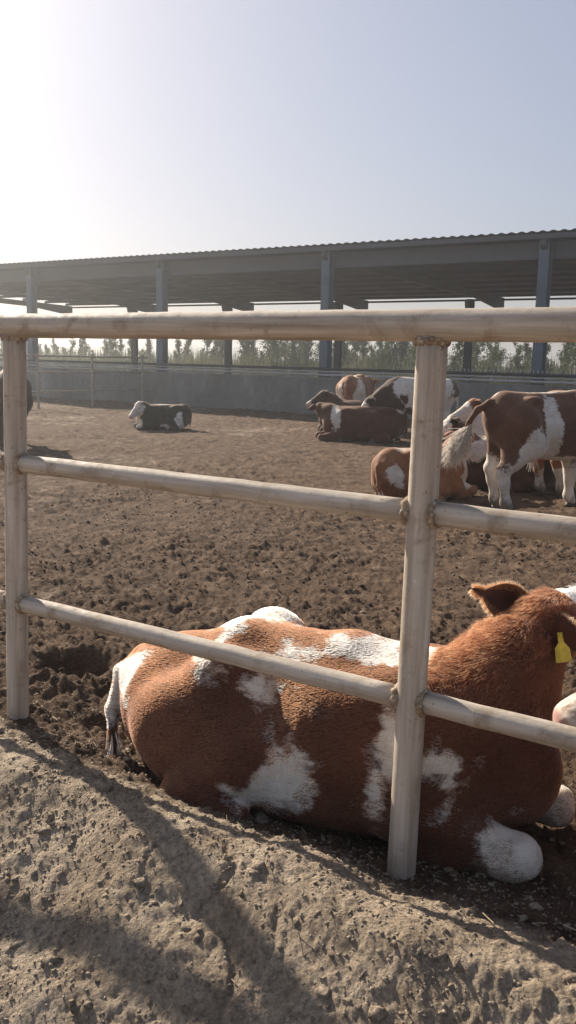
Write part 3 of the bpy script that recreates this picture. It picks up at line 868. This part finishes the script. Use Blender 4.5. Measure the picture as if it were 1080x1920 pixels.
def legs_standing(b, L=1.0, W=1.0, step=(0, 0, 0, 0), hw=1.0):
    hoofs = []
    for i, s in enumerate((1, -1)):
        st = step[i]; xx = .36 * L
        pts = [(xx, .16 * s * W, .82), (xx - .04 + st * .2, .165 * s * W, .60), (xx + st * .6, .15 * s * W, .37), (xx + st * .85, .145 * s * W, .29), (xx - .005 + st, .14 * s * W, .12), (xx + .035 + st, .14 * s * W, .055)]
        b.chain(pts, [.15, .098, .062, .050, .047, .046], .05); hoofs.append(pts[-1])
    for i, s in enumerate((1, -1)):
        st = step[2 + i]; xx = -.56 * L
        pts = [(xx + .06, .13 * s * W, .92), (xx + .16, .175 * s * W, .70), (xx + .01 + st * .5, .15 * s * hw * W, .53), (xx - .075 + st * .8, .14 * s * hw * W, .44), (xx - .055 + st * .9, .14 * s * hw * W, .32), (xx - .02 + st, .14 * s * hw * W, .12), (xx + .02 + st, .14 * s * hw * W, .055)]
        b.chain(pts, [.20, .155, .085, .062, .050, .046, .046], .06); hoofs.append(pts[-1])
        b.cone((xx - .06, .09 * s * W, .95), (xx - .04, .12 * s * hw * W, .60), .10, .075, .08)
    return hoofs

def trunk_lying(b, L=1.0, W=1.0, roll=0.0):
    x = lambda v: v * L
    b.ell((x(-.58), 0, .34), (.24, .25 * W, .28), .1)
    b.ell((x(-.66), 0, .42), (.17, .17 * W, .18), .08)
    for s in (-1, 1):
        b.ell((x(-.40), .165 * s * W, .565), (.15, .085, .075), .08)
        b.ell((x(-.74), .09 * s * W, .46), (.07, .05, .07), .05)
        b.ell((x(.34), .155 * s * W, .36), (.22, .12, .26), .08)
    b.ell((x(-.08), 0, .31), (.56 * L, .345 * W, .30), .1)
    b.ell((x(.20), 0, .31), (.42, .29 * W, .30), .1)
    b.ell((x(.46), 0, .35), (.25, .19 * W, .255), .1)
    b.ell((x(-.05), 0, .12), (.55 * L, .33 * W, .14), .1)
    b.cone((x(-.62), 0, .555), (x(.34), 0, .53), .085, .08, .1)
    b.ell((x(.34), 0, .555), (.22, .06, .06), .07)
    b.ell((x(.62), 0, .28), (.17, .14, .20), .09)

def trunk_resting(b):
    """the near cow: rump sunk, weight on the near hip, far hip bone standing up"""
    b.ell((-.62, 0, .26), (.26, .27, .25), .1)
    b.ell((-.66, 0, .34), (.18, .17, .15), .09)
    for s in (-1, 1):
        b.ell((-.81, .09 * s, .36), (.06, .05, .06), .05)
        b.ell((.37, .155 * s, .35), (.24, .12, .26), .08)
    b.ell((-.30, .165, .585), (.12, .07, .072), .07)
    b.ell((-.34, -.195, .505), (.12, .07, .065), .07)
    b.ell((-.08, 0, .30), (.60, .35, .30), .1)
    b.ell((.22, 0, .31), (.44, .295, .30), .1)
    b.ell((.50, 0, .35), (.26, .19, .255), .1)
    b.ell((-.05, 0, .12), (.60, .335, .14), .1)
    b.chain([(-.72, 0, .40), (-.34, 0, .545), (.10, 0, .555), (.38, 0, .53)], [.075, .08, .08, .08], .09)
    b.ell((.38, 0, .555), (.24, .06, .06), .07)
    b.ell((.68, 0, .28), (.17, .14, .20), .09)
    for s in (-1, 1): b.sub((-.13, .41 * s, .60 if s < 0 else .66), .20, .10)

def legs_lying(b, L=1.0, W=1.0, front=((0, 0), (0, 0)), hind=(1, 1)):
    hoofs = []
    for i, s in enumerate((1, -1)):
        fx, fy = front[i]; xx = .38 * L
        pts = [(xx, .19 * s * W, .36), (xx - .04, .235 * s * W, .17), (xx + .33 + fx, (.20 * W) * s + fy, .085), (xx + .12 + fx, (.23 * W) * s + fy, .055), (xx + .02 + fx, (.235 * W) * s + fy, .05)]
        b.chain(pts, [.14, .10, .062, .048, .045], .05); hoofs.append((pts[-1], (-1, 0)))
        b.ell((pts[2][0] + .020, pts[2][1] + .016 * s, pts[2][2] + .022), (.040, .040, .042), .025)
        b.ell((pts[2][0] + .026, pts[2][1] - .018 * s, pts[2][2] - .016), (.044, .038, .042), .025)
        b.sub((pts[2][0] - .035, pts[2][1] + .088 * s, pts[2][2] + .045), .040, .03)
        b.sub((pts[2][0] - .02, pts[2][1] + .01 * s, pts[2][2] + .105), .045, .03)
        b.ell((pts[2][0] - .030, pts[2][1] + .030 * s, pts[2][2] - .020), (.050, .040, .046), .03)
    for i, s in enumerate((1, -1)):
        xx = -.40 * L; o = hind[i]
        b.ell((xx + .02, .24 * s * W, .25), (.27, .13, .22), .07)
        pts = [(xx + .22, (.29 * W) * s, .20), (xx + .08, (.31 * W + .04 * o) * s, .085), (xx + .04, (.32 * W + .05 * o) * s, .065), (xx + .18, (.35 * W + .05 * o) * s, .05), (xx + .29, (.345 * W + .05 * o) * s, .045)]
        b.chain(pts, [.13, .085, .058, .045, .043], .06); hoofs.append((pts[-1], (1, 0)))
    return hoofs

def add_neck(b, base, H, hs, thick=1.0, sag=0.0):
    o, f, l, u = H
    end = o + hs * (f * .03 - u * .075)
    jaw = o + hs * (f * .10 - u * .16)
    a = np.array(base, float)
    mid = (a + end) / 2 + np.array([0, 0, .03 - sag])
    b.chain([a, mid, end], [.185 * thick, .135 * thick, .098 * hs], .09)
    low = a + np.array([.08, 0, -.14])
    b.chain([low, (low + jaw) / 2 + np.array([0, 0, -.01]), jaw], [.14 * thick, .09 * thick, .06 * hs], .08)

def paint(V, patches, seed, amp=0.05):
    W = V + amp * np.stack([fbm3(V, 3.0, 3, seed + 10 * k) for k in range(3)], 1)
    v = np.full(len(V), -0.3)
    for sg, c, r in patches:
        r = np.array(r, float)
        d = (1 - np.sqrt((((W - np.array(c)) / r) ** 2).sum(1))) * r.min()
        v = np.maximum(v, d) if sg > 0 else np.minimum(v, -d)
    return np.clip(v, -.3, .3)

COWS = {}
def cow(key, label, loc, heading, pose, mat, head, patches=(), scale=1.0, L=1.0, W=1.0, res=0.02, seed=1, group=None, step=(0, 0, 0, 0),
        front=((0, 0), (0, 0)), hs=1.0, tail=None, ears=None, tagged=False, face_white=True, tuft=True, neck_base=None, neck_thick=1.0, hz=None, hw=1.0, hind=(1, 1), ear_mat=None, ear_len=0.20):
    """head = (poll, forward, up) in local metres before scaling"""
    gz = float(ground_base(np.array([loc[0]]), np.array([loc[1]]))[0]) if hz is None else hz
    t = empty('cow', (loc[0], loc[1], gz), heading); t.scale = (scale,) * 3
    tag(t, label, 'cow', 'cattle in the yard')
    b = Body()
    H = head_frame(*head)
    if pose == 'stand':
        trunk_standing(b, L, W); hf = [(h, (1, 0)) for h in legs_standing(b, L, W, step, hw)]; nb = neck_base or (.46 * L, 0, .98)
    else:
        (trunk_resting(b) if key == 'near' else trunk_lying(b, L, W)); hf = legs_lying(b, L, W, front, hind); nb = neck_base or (.48 * L, 0, .42)
    add_neck(b, nb, H, hs, neck_thick)
    q = add_head(b, H, hs)
    tail_pts = tail
    if tail_pts is None:
        tail_pts = [(-.76 * L, 0, 1.10), (-.83 * L, .01, .98), (-.82 * L, .02, .70), (-.80 * L, .03, .50)] if pose == 'stand' else [(-.74 * L, 0, .55), (-.83 * L, -.02, .44), (-.86 * L, -.05, .22), (-.84 * L, -.10, .07)]
    b.chain([np.array((-.66 * L, 0, 1.09 if pose == 'stand' else (.41 if key == 'near' else .55)))] + [np.array(p, float) for p in tail_pts], [.05] + list(np.linspace(.034, .017, len(tail_pts))), .03)
    V, F = b.surface(res, None if pose == 'stand' else -0.03)
    pt = list(patches)
    o, f, l, u = H
    if face_white: pt += [(1, o + hs * (f * .22 - u * .07), (.17 * hs,) * 3), (1, o + hs * (f * .40 - u * .09), (.12 * hs,) * 3)]
    pat = paint(V, pt, seed * 37 + 5)
    dm = np.linalg.norm(V - (o + hs * (f * .455 - u * .085)), axis=1)
    pink = np.clip((.062 * hs - dm) / (.015), 0, 1)
    zz_ = V[:, 2]; hind_ = np.clip((-V[:, 0] - .1) / .6, 0, 1)
    muck = (np.clip((.30 - zz_) / .45, 0, .5) + hind_ * np.clip((.62 - zz_) / .9, 0, .35)) if pose == 'stand' else np.clip((.20 - zz_) / .35, 0, .42) * (np.where(V[:, 0] > .62, 1.25, .5) if key == 'near' else 1)
    muck = muck * np.where(np.linalg.norm(V - H[0], axis=1) < .5, 0, 1)
    V = V + 0.007 * vnoise3(V * 8, seed)[:, None] * unit((1, 1, 1)) + .006 * vnoise3(V * 5 + 3, seed + 1)[:, None] * unit((1, -1, 0))
    if key == 'near':
        rb = np.exp(-((V[:, 0] - .12) / .22) ** 4) * np.exp(-((V[:, 2] - .33) / .17) ** 4) * np.clip(np.abs(V[:, 1]) * 8 - 1.4, 0, 1)
        V[:, 1] += np.sign(V[:, 1]) * .0014 * rb * np.sin((V[:, 0] + .25 * V[:, 2]) * 2 * np.pi / .062)
    body = mesh_obj('body', V, F, mat, t, True, {'pat': pat, 'pink': pink, 'muck': muck})
    er = ears or {}
    for s in (1, -1):
        root = q(.035, .082 * s, -.03)
        d0, face = er.get(s, (l * s * .95 - f * .12 - u * .18, f * .75 - u * .35 + l * s * .2))
        tip = root + unit(d0) * ear_len * hs
        e = ear_mesh(root, tip, face, .52, t, 'ear', ear_mat or mat)
        if tagged == s:
            COWS[key + '_ear'] = (root, tip, e)
        eye = MB(); c = q(.145, .079 * s, -.058); V2 = []; F2 = []
        for i in range(7):
            for j in range(12):
                th = math.pi * i / 6; ph = 2 * math.pi * j / 12
                V2.append(c + .017 * hs * np.array([math.sin(th) * math.cos(ph), math.sin(th) * math.sin(ph), math.cos(th)]))
        for i in range(6):
            for j in range(12): F2.append((i * 12 + j, i * 12 + (j + 1) % 12, i * 12 + 12 + (j + 1) % 12, i * 12 + 12 + j))
        eye.add(V2, F2).build('eye', 'eye', t, True)
    for c, fd in hf: hoof_mesh((c[0], c[1], max(c[2] - .012, .045)), fd, .050, t)
    if tuft:
        p0, p1 = np.array(tail_pts[-2], float), np.array(tail_pts[-1], float)
        tail_tuft(t, p1, p1 - p0, seed, tuft if isinstance(tuft, dict) else {})
    COWS[key] = (t, b, V, F, pat, H); COWS[key + '_muck'] = muck
    return t

def mat_tuft():
    s = NT('pale_tail_hair'); c = s.coord()
    col = s.ramp(s.noise(40, 3, .6, c), [(0.3, (0.50, 0.42, 0.34)), (0.65, (0.80, 0.74, 0.66))])
    return s.out(col, .7, None, .2)
MAT['tuft'] = mat_tuft()

def tail_tuft(parent, p, d, seed, opt):
    """the switch of long hair at the end of the tail: many thin tapering strands"""
    rg = np.random.RandomState(seed); n = opt.get('n', 90); L = opt.get('L', .22); spread = opt.get('spread', .16); grav = opt.get('grav', .5); rr = opt.get('r', .0035)
    up = opt.get('back', .12)
    d = unit(d); m = MB()
    for i in range(n):
        st = p - d * up * rg.rand() + rg.randn(3) * .008
        dd = unit(d + rg.randn(3) * spread); l = L * rg.uniform(.55, 1.1)
        pts = [st]; v = dd
        for k in range(3):
            v = unit(v + np.array([0, 0, -grav * .33]) + rg.randn(3) * .10); pts.append(pts[-1] + v * l / 3)
        m.tube(pts, [rr, rr * 1.1, rr * .9, rr * .3], 4, False)
    m.build('tail_tuft', opt.get('mat', 'tuft'), parent, True)

# world -> local helpers for poses given where the photograph shows them
def to_local(P, loc, heading, gz, scale=1.0):
    d = np.array(P, float) - np.array([loc[0], loc[1], gz]); c, s = math.cos(-heading), math.sin(-heading)
    return np.array([d[0] * c - d[1] * s, d[0] * s + d[1] * c, d[2]]) / scale
def dir_local(D, heading):
    c, s = math.cos(-heading), math.sin(-heading)
    return np.array([D[0] * c - D[1] * s, D[0] * s + D[1] * c, D[2]])

R_ = math.radians
# 1. the big red cow lying behind the fence
N_LOC, N_H, N_Z = (0.16, 3.19), R_(-27), -0.13
n_poll = to_local((0.870, 3.02, 0.664), N_LOC, N_H, N_Z); n_f = dir_local((.75, .62, .20), N_H); n_u = dir_local((-.1, -.1, 1), N_H)
cow('near', 'large red-and-white cow lying against the near fence with a yellow ear tag', N_LOC, N_H, 'lie', 'red', (n_poll, n_f, n_u),
    patches=[(1, (.82, -.22, .06), (.15, .15, .14)), (1, (.80, .22, .06), (.16, .14, .14)), (1, (-.82, -.16, .38), (.10, .09, .10)), (1, (-.89, -.12, .26), (.05, .08, .22)),
             (1, (-.40, -.02, .68), (.05, .20, .10)), (1, (-.37, .16, .64), (.20, .12, .07)), (1, (-.40, -.22, .57), (.035, .10, .08)), (1, (-.36, -.25, .51), (.07, .05, .05)), (1, (-.14, -.27, .52), (.085, .07, .085)), (1, (-.08, -.15, .62), (.13, .06, .05)),
             (1, (.24, -.06, .66), (.20, .10, .045)), (1, (.42, .0, .68), (.15, .12, .05)), (1, (.0, -.35, .24), (.09, .14, .13)), (1, (-.05, -.33, .14), (.12, .14, .07)), (1, (-.175, -.41, .17), (.028, .05, .025)),
             (1, (.36, -.33, .40), (.055, .12, .13)), (1, (.39, -.33, .31), (.075, .12, .07)), (1, (.31, -.33, .20), (.035, .12, .10)), (1, (.52, -.30, .34), (.085, .12, .05)), (1, (.56, -.30, .28), (.025, .12, .07))],
    L=1.10, W=1.0, res=0.0125, seed=3, hz=N_Z, tagged=-1, hs=.90, front=((.05, .0), (.02, 0)),
    tail=[(-.82, -.02, .42), (-.88, -.08, .36), (-.885, -.14, .22), (-.83, -.21, .06)], neck_thick=1.0, ear_len=.225, neck_base=(.53, 0, .40),
    ears={1: (dir_local((-.80, .15, .26), N_H), dir_local((-.15, -.95, .10), N_H)), -1: (dir_local((.36, -.70, -.45), N_H), dir_local((.8, -.35, .2), N_H))})
# 2. the cow whose muzzle pokes in at the right edge
loc, h = (1.98, 2.86), R_(176)
cow('edge', 'cow at the right edge of the picture with only its pink-white muzzle in view', loc, h, 'lie', 'rust',
    (to_local((1.225, 2.66, .715), loc, h, -.1), dir_local((-.88, -.10, -.46), h), dir_local((-.46, 0, .88), h)), patches=[(1, (-.2, .2, .4), (.3, .2, .2))], res=.014, seed=8, hz=-.1, tuft=False, hs=1.08)
# 3. standing on the right, seen from behind
cow('stand_right', 'brown-and-white cow standing on the right with its pale tail swung out to the left', (2.68, 9.24), R_(21), 'stand', 'brown',
    ((.95, -.05, 1.20), (.75, -.3, -.5), (.5, 0, .8)),
    patches=[(1, (-.40, -.30, .50), (.22, .22, .34)), (1, (-.17, -.24, .84), (.10, .3, .45)), (1, (-.62, .16, .25), (.22, .2, .36)), (1, (-.60, -.16, .2), (.22, .2, .36)), (1, (.25, -.25, 1.0), (.10, .3, .25)), (1, (0, 0, .5), (.5, .2, .12)), (1, (-.3, 0, 1.2), (.5, .03, .05)), (1, (.4, 0, .2), (.3, .4, .3)), (1, (-.93, .26, .70), (.16, .14, .14))],
    res=.015, seed=5, tail=[(-.78, .0, 1.10), (-.87, .06, 1.03), (-.91, .14, .90), (-.92, .20, .77), (-.93, .30, .67)], hw=1.05, step=(0, 0, .02, -.04),
    tuft=dict(n=2200, L=.30, spread=.25, grav=.42, r=.0021, back=.28))
# 4. behind it
cow('stand_behind', 'reddish-brown cow whose back shows above the standing brown-and-white cow', (3.55, 10.35), R_(10), 'stand', 'rust',
    ((1.0, 0, 1.2), (.8, .2, -.5), (.5, 0, .8)), patches=[(1, (-.56, .15, .15), (.2, .2, .22)), (1, (-.56, -.15, .15), (.2, .2, .22)), (1, (.4, 0, .15), (.3, .4, .2))], res=.018, seed=6, step=(.05, -.05, -.06, .06), tuft=True)
# 5. lying, half hidden by the post
loc, h = (1.48, 9.95), R_(38)
cow('lie_post', 'tan-and-white cow lying with its back to us behind the right-hand post', loc, h, 'lie', 'rust',
    ((.80, .12, .78), (.25, .90, -.35), (.2, .3, 1)), patches=[(1, (-.70, -.20, .36), (.11, .10, .12)), (1, (-.66, -.24, .24), (.05, .06, .07)), (1, (-.37, -.04, .64), (.14, .10, .06)), (1, (.5, -.2, .3), (.18, .14, .25))], res=.015, seed=9, scale=.90, L=.92)
# 6, 7 lying behind the tail
loc, h = (2.60, 10.95), R_(170)
cow('lie_dark', 'dark cow with a white face lying just behind the swinging tail', loc, h, 'lie', 'deep',
    ((.66, .05, .86), (.85, .30, -.40), (.4, 0, .9)), patches=[(1, (.45, .2, .5), (.25, .25, .14)), (1, (.1, .1, .6), (.2, .2, .12)), (1, (.75, .0, .68), (.16, .16, .16))], res=.016, seed=10, scale=.95, L=.9, tuft=False)
loc, h = (3.10, 12.1), R_(172)
cow('lie_rear', 'pale-headed cow lying farther back, its ear up beside the tail root', loc, h, 'lie', 'rust',
    ((.66, .0, .98), (.80, .40, -.42), (.4, 0, .9)), patches=[(1, (.5, 0, .6), (.3, .3, .3)), (1, (.78, .0, .78), (.16, .16, .16))], res=.018, seed=12, scale=1.0, L=.9, tuft=False)
# 8. white standing, head down
cow('stand_white', 'mostly white cow with brown neck standing head-down over a lying red cow', (2.36, 17.15), R_(178), 'stand', 'deep',
    ((.88, .02, .82), (.72, .25, -.62), (.6, 0, .7)), patches=[(1, (-.1, 0, .95), (.62, .5, .42)), (1, (-.5, 0, .5), (.4, .4, .5)), (1, (.35, 0, .3), (.25, .4, .35)), (-1, (.25, .28, .80), (.08, .12, .1)), (-1, (.0, .2, .55), (.3, .25, .12))], res=.022, seed=14, scale=.98, L=.95, step=(.1, -.06, 0, .05), hs=1.08)
# 9. red lying under its head
cow('lie_red', 'plain red-brown cow lying in front of the white standing cow', (1.38, 17.0), R_(187), 'lie', 'red',
    ((.78, -.25, .66), (-.4, -.8, -.35), (.1, -.2, 1)), patches=[(1, (.80, .2, .05), (.12, .12, .08)), (1, (.55, .15, .45), (.08, .2, .25))], res=.022, seed=15, scale=1.02, L=.95, front=((.12, .05), (.1, 0)), tuft=False)
# 10. dark lying with raised head
cow('lie_brown', 'dark brown cow lying by the wall with its pale-nosed head raised to the left', (1.42, 18.75), R_(184), 'lie', 'deep',
    ((.70, .06, .80), (.85, .32, -.42), (.45, 0, .9)), patches=[(1, (1.04, .2, .58), (.10, .12, .10))], neck_thick=1.3, res=.022, seed=16, scale=1.06, face_white=False, tuft=False)
# 11. standing, seen from behind
cow('stand_far', 'pinkish brown-and-white cow standing farthest back, seen from behind near the wall', (1.42, 19.9), R_(72), 'stand', 'rust',
    ((.95, -.1, 1.1), (.8, -.1, -.55), (.5, 0, .8)), patches=[(1, (-.60, .16, .55), (.3, .12, .5)), (1, (-.5, -.22, .75), (.25, .12, .4)), (1, (-.3, .0, 1.15), (.3, .08, .1)), (1, (0, 0, .5), (.5, .3, .15))], res=.022, seed=18, scale=.97)
# 12. black and white at the left
cow('lie_black', 'black-and-white cow with a white head lying alone on the left', (-2.62, 18.80), R_(197), 'lie', 'black',
    ((.62, .06, .68), (.62, .52, -.55), (.5, .1, .8)), patches=[(1, (-.35, .33, .2), (.10, .16, .26)), (1, (.05, .38, .1), (.12, .12, .07)), (1, (.1, .0, .66), (.55, .06, .05)), (1, (.62, .05, .58), (.20, .2, .2)), (1, (.70, .15, .2), (.14, .2, .14))], res=.02, seed=20, scale=.82, L=.82, hs=1.1, tuft=False)
# 13. behind the left post
cow('stand_left', 'brown cow standing almost hidden behind the left-hand post', (-4.52, 14.7), R_(107), 'stand', 'deep',
    ((.95, .0, 1.15), (.8, .1, -.55), (.5, 0, .8)), patches=[(1, (-.6, -.15, .1), (.2, .2, .12)), (1, (-.2, -.2, 1.05), (.3, .12, .12))], res=.02, seed=22, scale=1.02)

def ear_tag():
    t = COWS['near'][0]; root, tip, e = COWS['near_ear']
    c = root + (tip - root) * .40
    toc = dir_local(unit((-.15, -1, .12)), N_H)           # tag faces the camera side
    n = unit(toc); up = unit(np.array([0, 0, 1.0]) - n * n[2]); w = np.cross(up, n)
    up = unit(up * .97 + w * -.2); w = np.cross(up, n)
    out = [(-.008, .045), (.008, .045), (.009, .012), (.024, -.008), (.026, -.055), (-.026, -.055), (-.024, -.008), (-.009, .012)]
    o = c + n * .026 - up * .018 - w * .058
    V = [o + w * a + up * b_ + n * d for d in (-.0012, .0012) for a, b_ in out]; k = len(out)
    F = [tuple(range(k - 1, -1, -1)), tuple(k + i for i in range(k))] + [(i, (i + 1) % k, k + (i + 1) % k, k + i) for i in range(k)]
    o_ = mesh_obj('ear_tag', V, F, 'tag', t, False); o_['label'] = 'yellow plastic ear tag'
    m = MB(); p = o + up * .036
    m.tube([p + n * -.03, p + n * .002, p + n * .005], [.004, .008, .003], 10)
    m.build('tag_stud', 'tag', o_, True)
ear_tag()

# ------------------------------------------------------------------ hair of the near cow
def mat_hair():
    m = bpy.data.materials.new('cow_hair'); m.use_nodes = True; t = m.node_tree
    t.nodes.remove(t.nodes['Principled BSDF'])
    h = t.nodes.new('ShaderNodeBsdfHairPrincipled'); h.model = 'CHIANG'; h.parametrization = 'COLOR'
    a = t.nodes.new('ShaderNodeAttribute'); a.attribute_name = 'hcol'
    t.links.new(a.outputs['Color'], h.inputs['Color'])
    h.inputs['Roughness'].default_value = .72; h.inputs['Radial Roughness'].default_value = .8
    t.links.new(h.outputs[0], t.nodes['Material Output'].inputs[0])
    return m
HAIR = mat_hair()

def tri_sample(V, F, n, rg, weight=None):
    T = np.concatenate([F[:, [0, 1, 2]], F[:, [0, 2, 3]]])
    a, b, c = V[T[:, 0]], V[T[:, 1]], V[T[:, 2]]
    N = np.cross(b - a, c - a); ar = np.linalg.norm(N, axis=1)
    w = ar * (weight(((a + b + c) / 3), N / (ar[:, None] + 1e-12)) if weight is not None else 1)
    k = rg.choice(len(T), n, p=w / w.sum())
    u, v = rg.rand(n), rg.rand(n); f = u + v > 1; u[f], v[f] = 1 - u[f], 1 - v[f]
    P = a[k] + (b - a)[k] * u[:, None] + (c - a)[k] * v[:, None]
    VN = np.zeros_like(V)
    for j in range(3): np.add.at(VN, T[:, j], N)
    VN /= np.linalg.norm(VN, axis=1, keepdims=True) + 1e-12
    W = np.stack([1 - u - v, u, v], 1)
    NN = (VN[T[k]] * W[:, :, None]).sum(1)
    return P, NN / (np.linalg.norm(NN, axis=1, keepdims=True) + 1e-12), T[k], W

def strands(name, P, D0, D1, L, col, parent, r=.0006):
    n = len(P); K = 5
    cu = bpy.data.hair_curves.new(name); cu.add_curves([K] * n)
    s = np.linspace(0, 1, K)[None, :, None]
    pts = P[:, None, :] + L[:, None, None] * (D0[:, None, :] * s + (D1 - D0)[:, None, :] * s * s * .6) 
    cu.attributes['position'].data.foreach_set('vector', pts.reshape(-1).astype(np.float32))
    ra = cu.attributes.get('radius') or cu.attributes.new('radius', 'FLOAT', 'POINT')
    ra.data.foreach_set('value', np.tile(r * (1 - .85 * np.linspace(0, 1, K) ** 1.5), n).astype(np.float32))
    ca = cu.attributes.new('hcol', 'FLOAT_COLOR', 'CURVE')
    ca.data.foreach_set('color', np.concatenate([col, np.ones((n, 1))], 1).reshape(-1).astype(np.float32))
    cu.materials.append(HAIR)
    o = bpy.data.objects.new(name, cu); COL.objects.link(o); o.parent = parent
    return o

def nrm(A): return A / (np.linalg.norm(A, axis=1, keepdims=True) + 1e-9)

def fur():
    t, b, V, F, pat, H = COWS['near']; rg = np.random.RandomState(4)
    o, f, l, u = H
    n = 230000
    P, N, T, W = tri_sample(V, F, n, rg, lambda c, nn: np.where(c[:, 2] > .0, 1.0, .05) * np.where(nn[:, 1] < .6, 1, .3))
    pv = (pat[T] * W).sum(1) + .009 * rg.randn(n) + .045 * fbm3(P, 16, 2, 90)
    flow = nrm(np.tile(np.array([[-1.0, 0, -.38]]), (n, 1)) + .35 * np.stack([fbm3(P, 3.5, 1, 60 + k) for k in range(3)], 1))
    hd = np.linalg.norm(P - o, axis=1)
    flow = flow - N * (flow * N).sum(1, keepdims=True); flow = nrm(flow)
    lift = .26 + .08 * fbm3(P, 4, 1, 71)
    D0 = nrm(flow + N * lift[:, None] + .07 * rg.randn(n, 3)); D1 = nrm(flow * 1.1 + N * .08 + .09 * rg.randn(n, 3))
    L = rg.uniform(.008, .015, n) * (1 + .25 * fbm3(P, 4, 2, 81))
    base = (np.array([[.108, .038, .018]]) * rg.uniform(.85, 1.15, (n, 1))) * (1 + .35 * fbm3(P, 6, 2, 82))[:, None].clip(.4, 1.7)
    wh = np.array([[.78, .72, .65]]) * rg.uniform(.8, 1.05, (n, 1))
    col = np.where(pv[:, None] > 0, wh, base)
    mk = (COWS['near_muck'][T] * W).sum(1) + .30 * fbm3(P, 11, 3, 93) + .06 * rg.randn(n)
    col = np.where(mk[:, None] > .36, np.array([[.15, .105, .072]]) * rg.uniform(.6, 1.2, (n, 1)), col)
    strands('fur', P, D0, D1, L, col, t, .00045)
    # the shaggy crest along the neck and between the ears
    def wc(c, nn):
        ax_a = np.array([.40, 0, .62]); ab = o - ax_a; tt = np.clip(((c - ax_a) @ ab) / (ab @ ab), 0, 1.05)
        ln = ax_a + tt[:, None] * ab
        dist = np.hypot(*(c - ln)[:, :2].T)
        return np.where((c[:, 0] > .42) & (nn[:, 2] > .35) & (c[:, 2] > .45), np.exp(-(dist / .13) ** 2), 1e-6)
    m = 15000
    P, N, T, W = tri_sample(V, F, m, rg, wc)
    pv = (pat[T] * W).sum(1)
    cl = np.stack([fbm3(P, 14, 2, 95 + k) for k in range(3)], 1)
    D0 = nrm(N * .8 + np.array([[-.45, -.25, .1]]) + .55 * cl + .12 * rg.randn(m, 3)); D1 = nrm(D0 * .4 + np.array([[-.4, -.55, -.5]]) + .5 * cl + .2 * rg.randn(m, 3))
    L = rg.uniform(.020, .046, m)
    col = np.where(pv[:, None] > .03, np.array([[.8, .74, .67]]), np.where(rg.rand(m, 1) < .4, [[.24, .088, .037]], [[.13, .040, .017]]) * rg.uniform(.7, 1.2, (m, 1)))
    strands('neck_crest', P, D0, D1, L, col, t, .0007)
    # soft hair on the ears
    k = 0
    for e in [c for c in t.children if c.name.split('.')[0] == 'ear']:
        me = e.data; vv = np.zeros(len(me.vertices) * 3, np.float32); me.vertices.foreach_get('co', vv); vv = vv.reshape(-1, 3).astype(float)
        NU, NV = 15, 11; gr = vv[:NU * NV].reshape(NU, NV, 3); cen = gr[:, NV // 2]
        PP = []; DD = []
        q = 2600
        ui = rg.rand(q) * (NU - 1); side = rg.randint(0, 2, q)
        i0 = np.floor(ui).astype(int).clip(0, NU - 2); fr = (ui - i0)[:, None]
        edge = np.where(side[:, None] == 0, gr[i0, 0] * (1 - fr) + gr[i0 + 1, 0] * fr, gr[i0, -1] * (1 - fr) + gr[i0 + 1, -1] * fr)
        mid = cen[i0] * (1 - fr) + cen[i0 + 1] * fr
        off = rg.rand(q, 1) ** 2 * .5; P = edge + (mid - edge) * off
        ax = nrm((gr[-1, NV // 2] - gr[0, NV // 2])[None])
        D0 = nrm(nrm(edge - mid + 1e-5) * .9 + ax * .55 + .30 * rg.randn(q, 3)); D1 = nrm(D0 + ax * .4 + .25 * rg.randn(q, 3))
        col = np.where(rg.rand(q, 1) < .6, [[.36, .15, .07]], [[.50, .27, .15]]) * rg.uniform(.7, 1.1, (q, 1))
        strands('ear_hair', P, D0, D1, rg.uniform(.012, .026, q), col, e, .0005)
fur()

# ------------------------------------------------------------------ haze volume added to imitate veiling lens glare towards the sun
def haze():
    h = 460.0; z0, z1 = -2.5, 7.5
    V = [(x, y, z) for x in (-h, h) for y in (-h, h) for z in (z0, z1)]
    F = [(0, 1, 3, 2), (4, 6, 7, 5), (0, 4, 5, 1), (2, 3, 7, 6), (0, 2, 6, 4), (1, 5, 7, 3)]
    m = bpy.data.materials.new('glare_haze'); m.use_nodes = True; t = m.node_tree
    t.nodes.remove(t.nodes['Principled BSDF'])
    v = t.nodes.new('ShaderNodeVolumePrincipled')
    v.inputs['Color'].default_value = (0.93, 0.95, 0.97, 1); v.inputs['Density'].default_value = 0.0030; v.inputs['Anisotropy'].default_value = 0.78
    t.links.new(v.outputs[0], t.nodes['Material Output'].inputs['Volume'])
    o = mesh_obj('haze', V, F, m, None, False)
    tag(o, 'pale haze added over the cattle yard to imitate lens glare towards the sun', 'haze', kind='stuff')
haze()
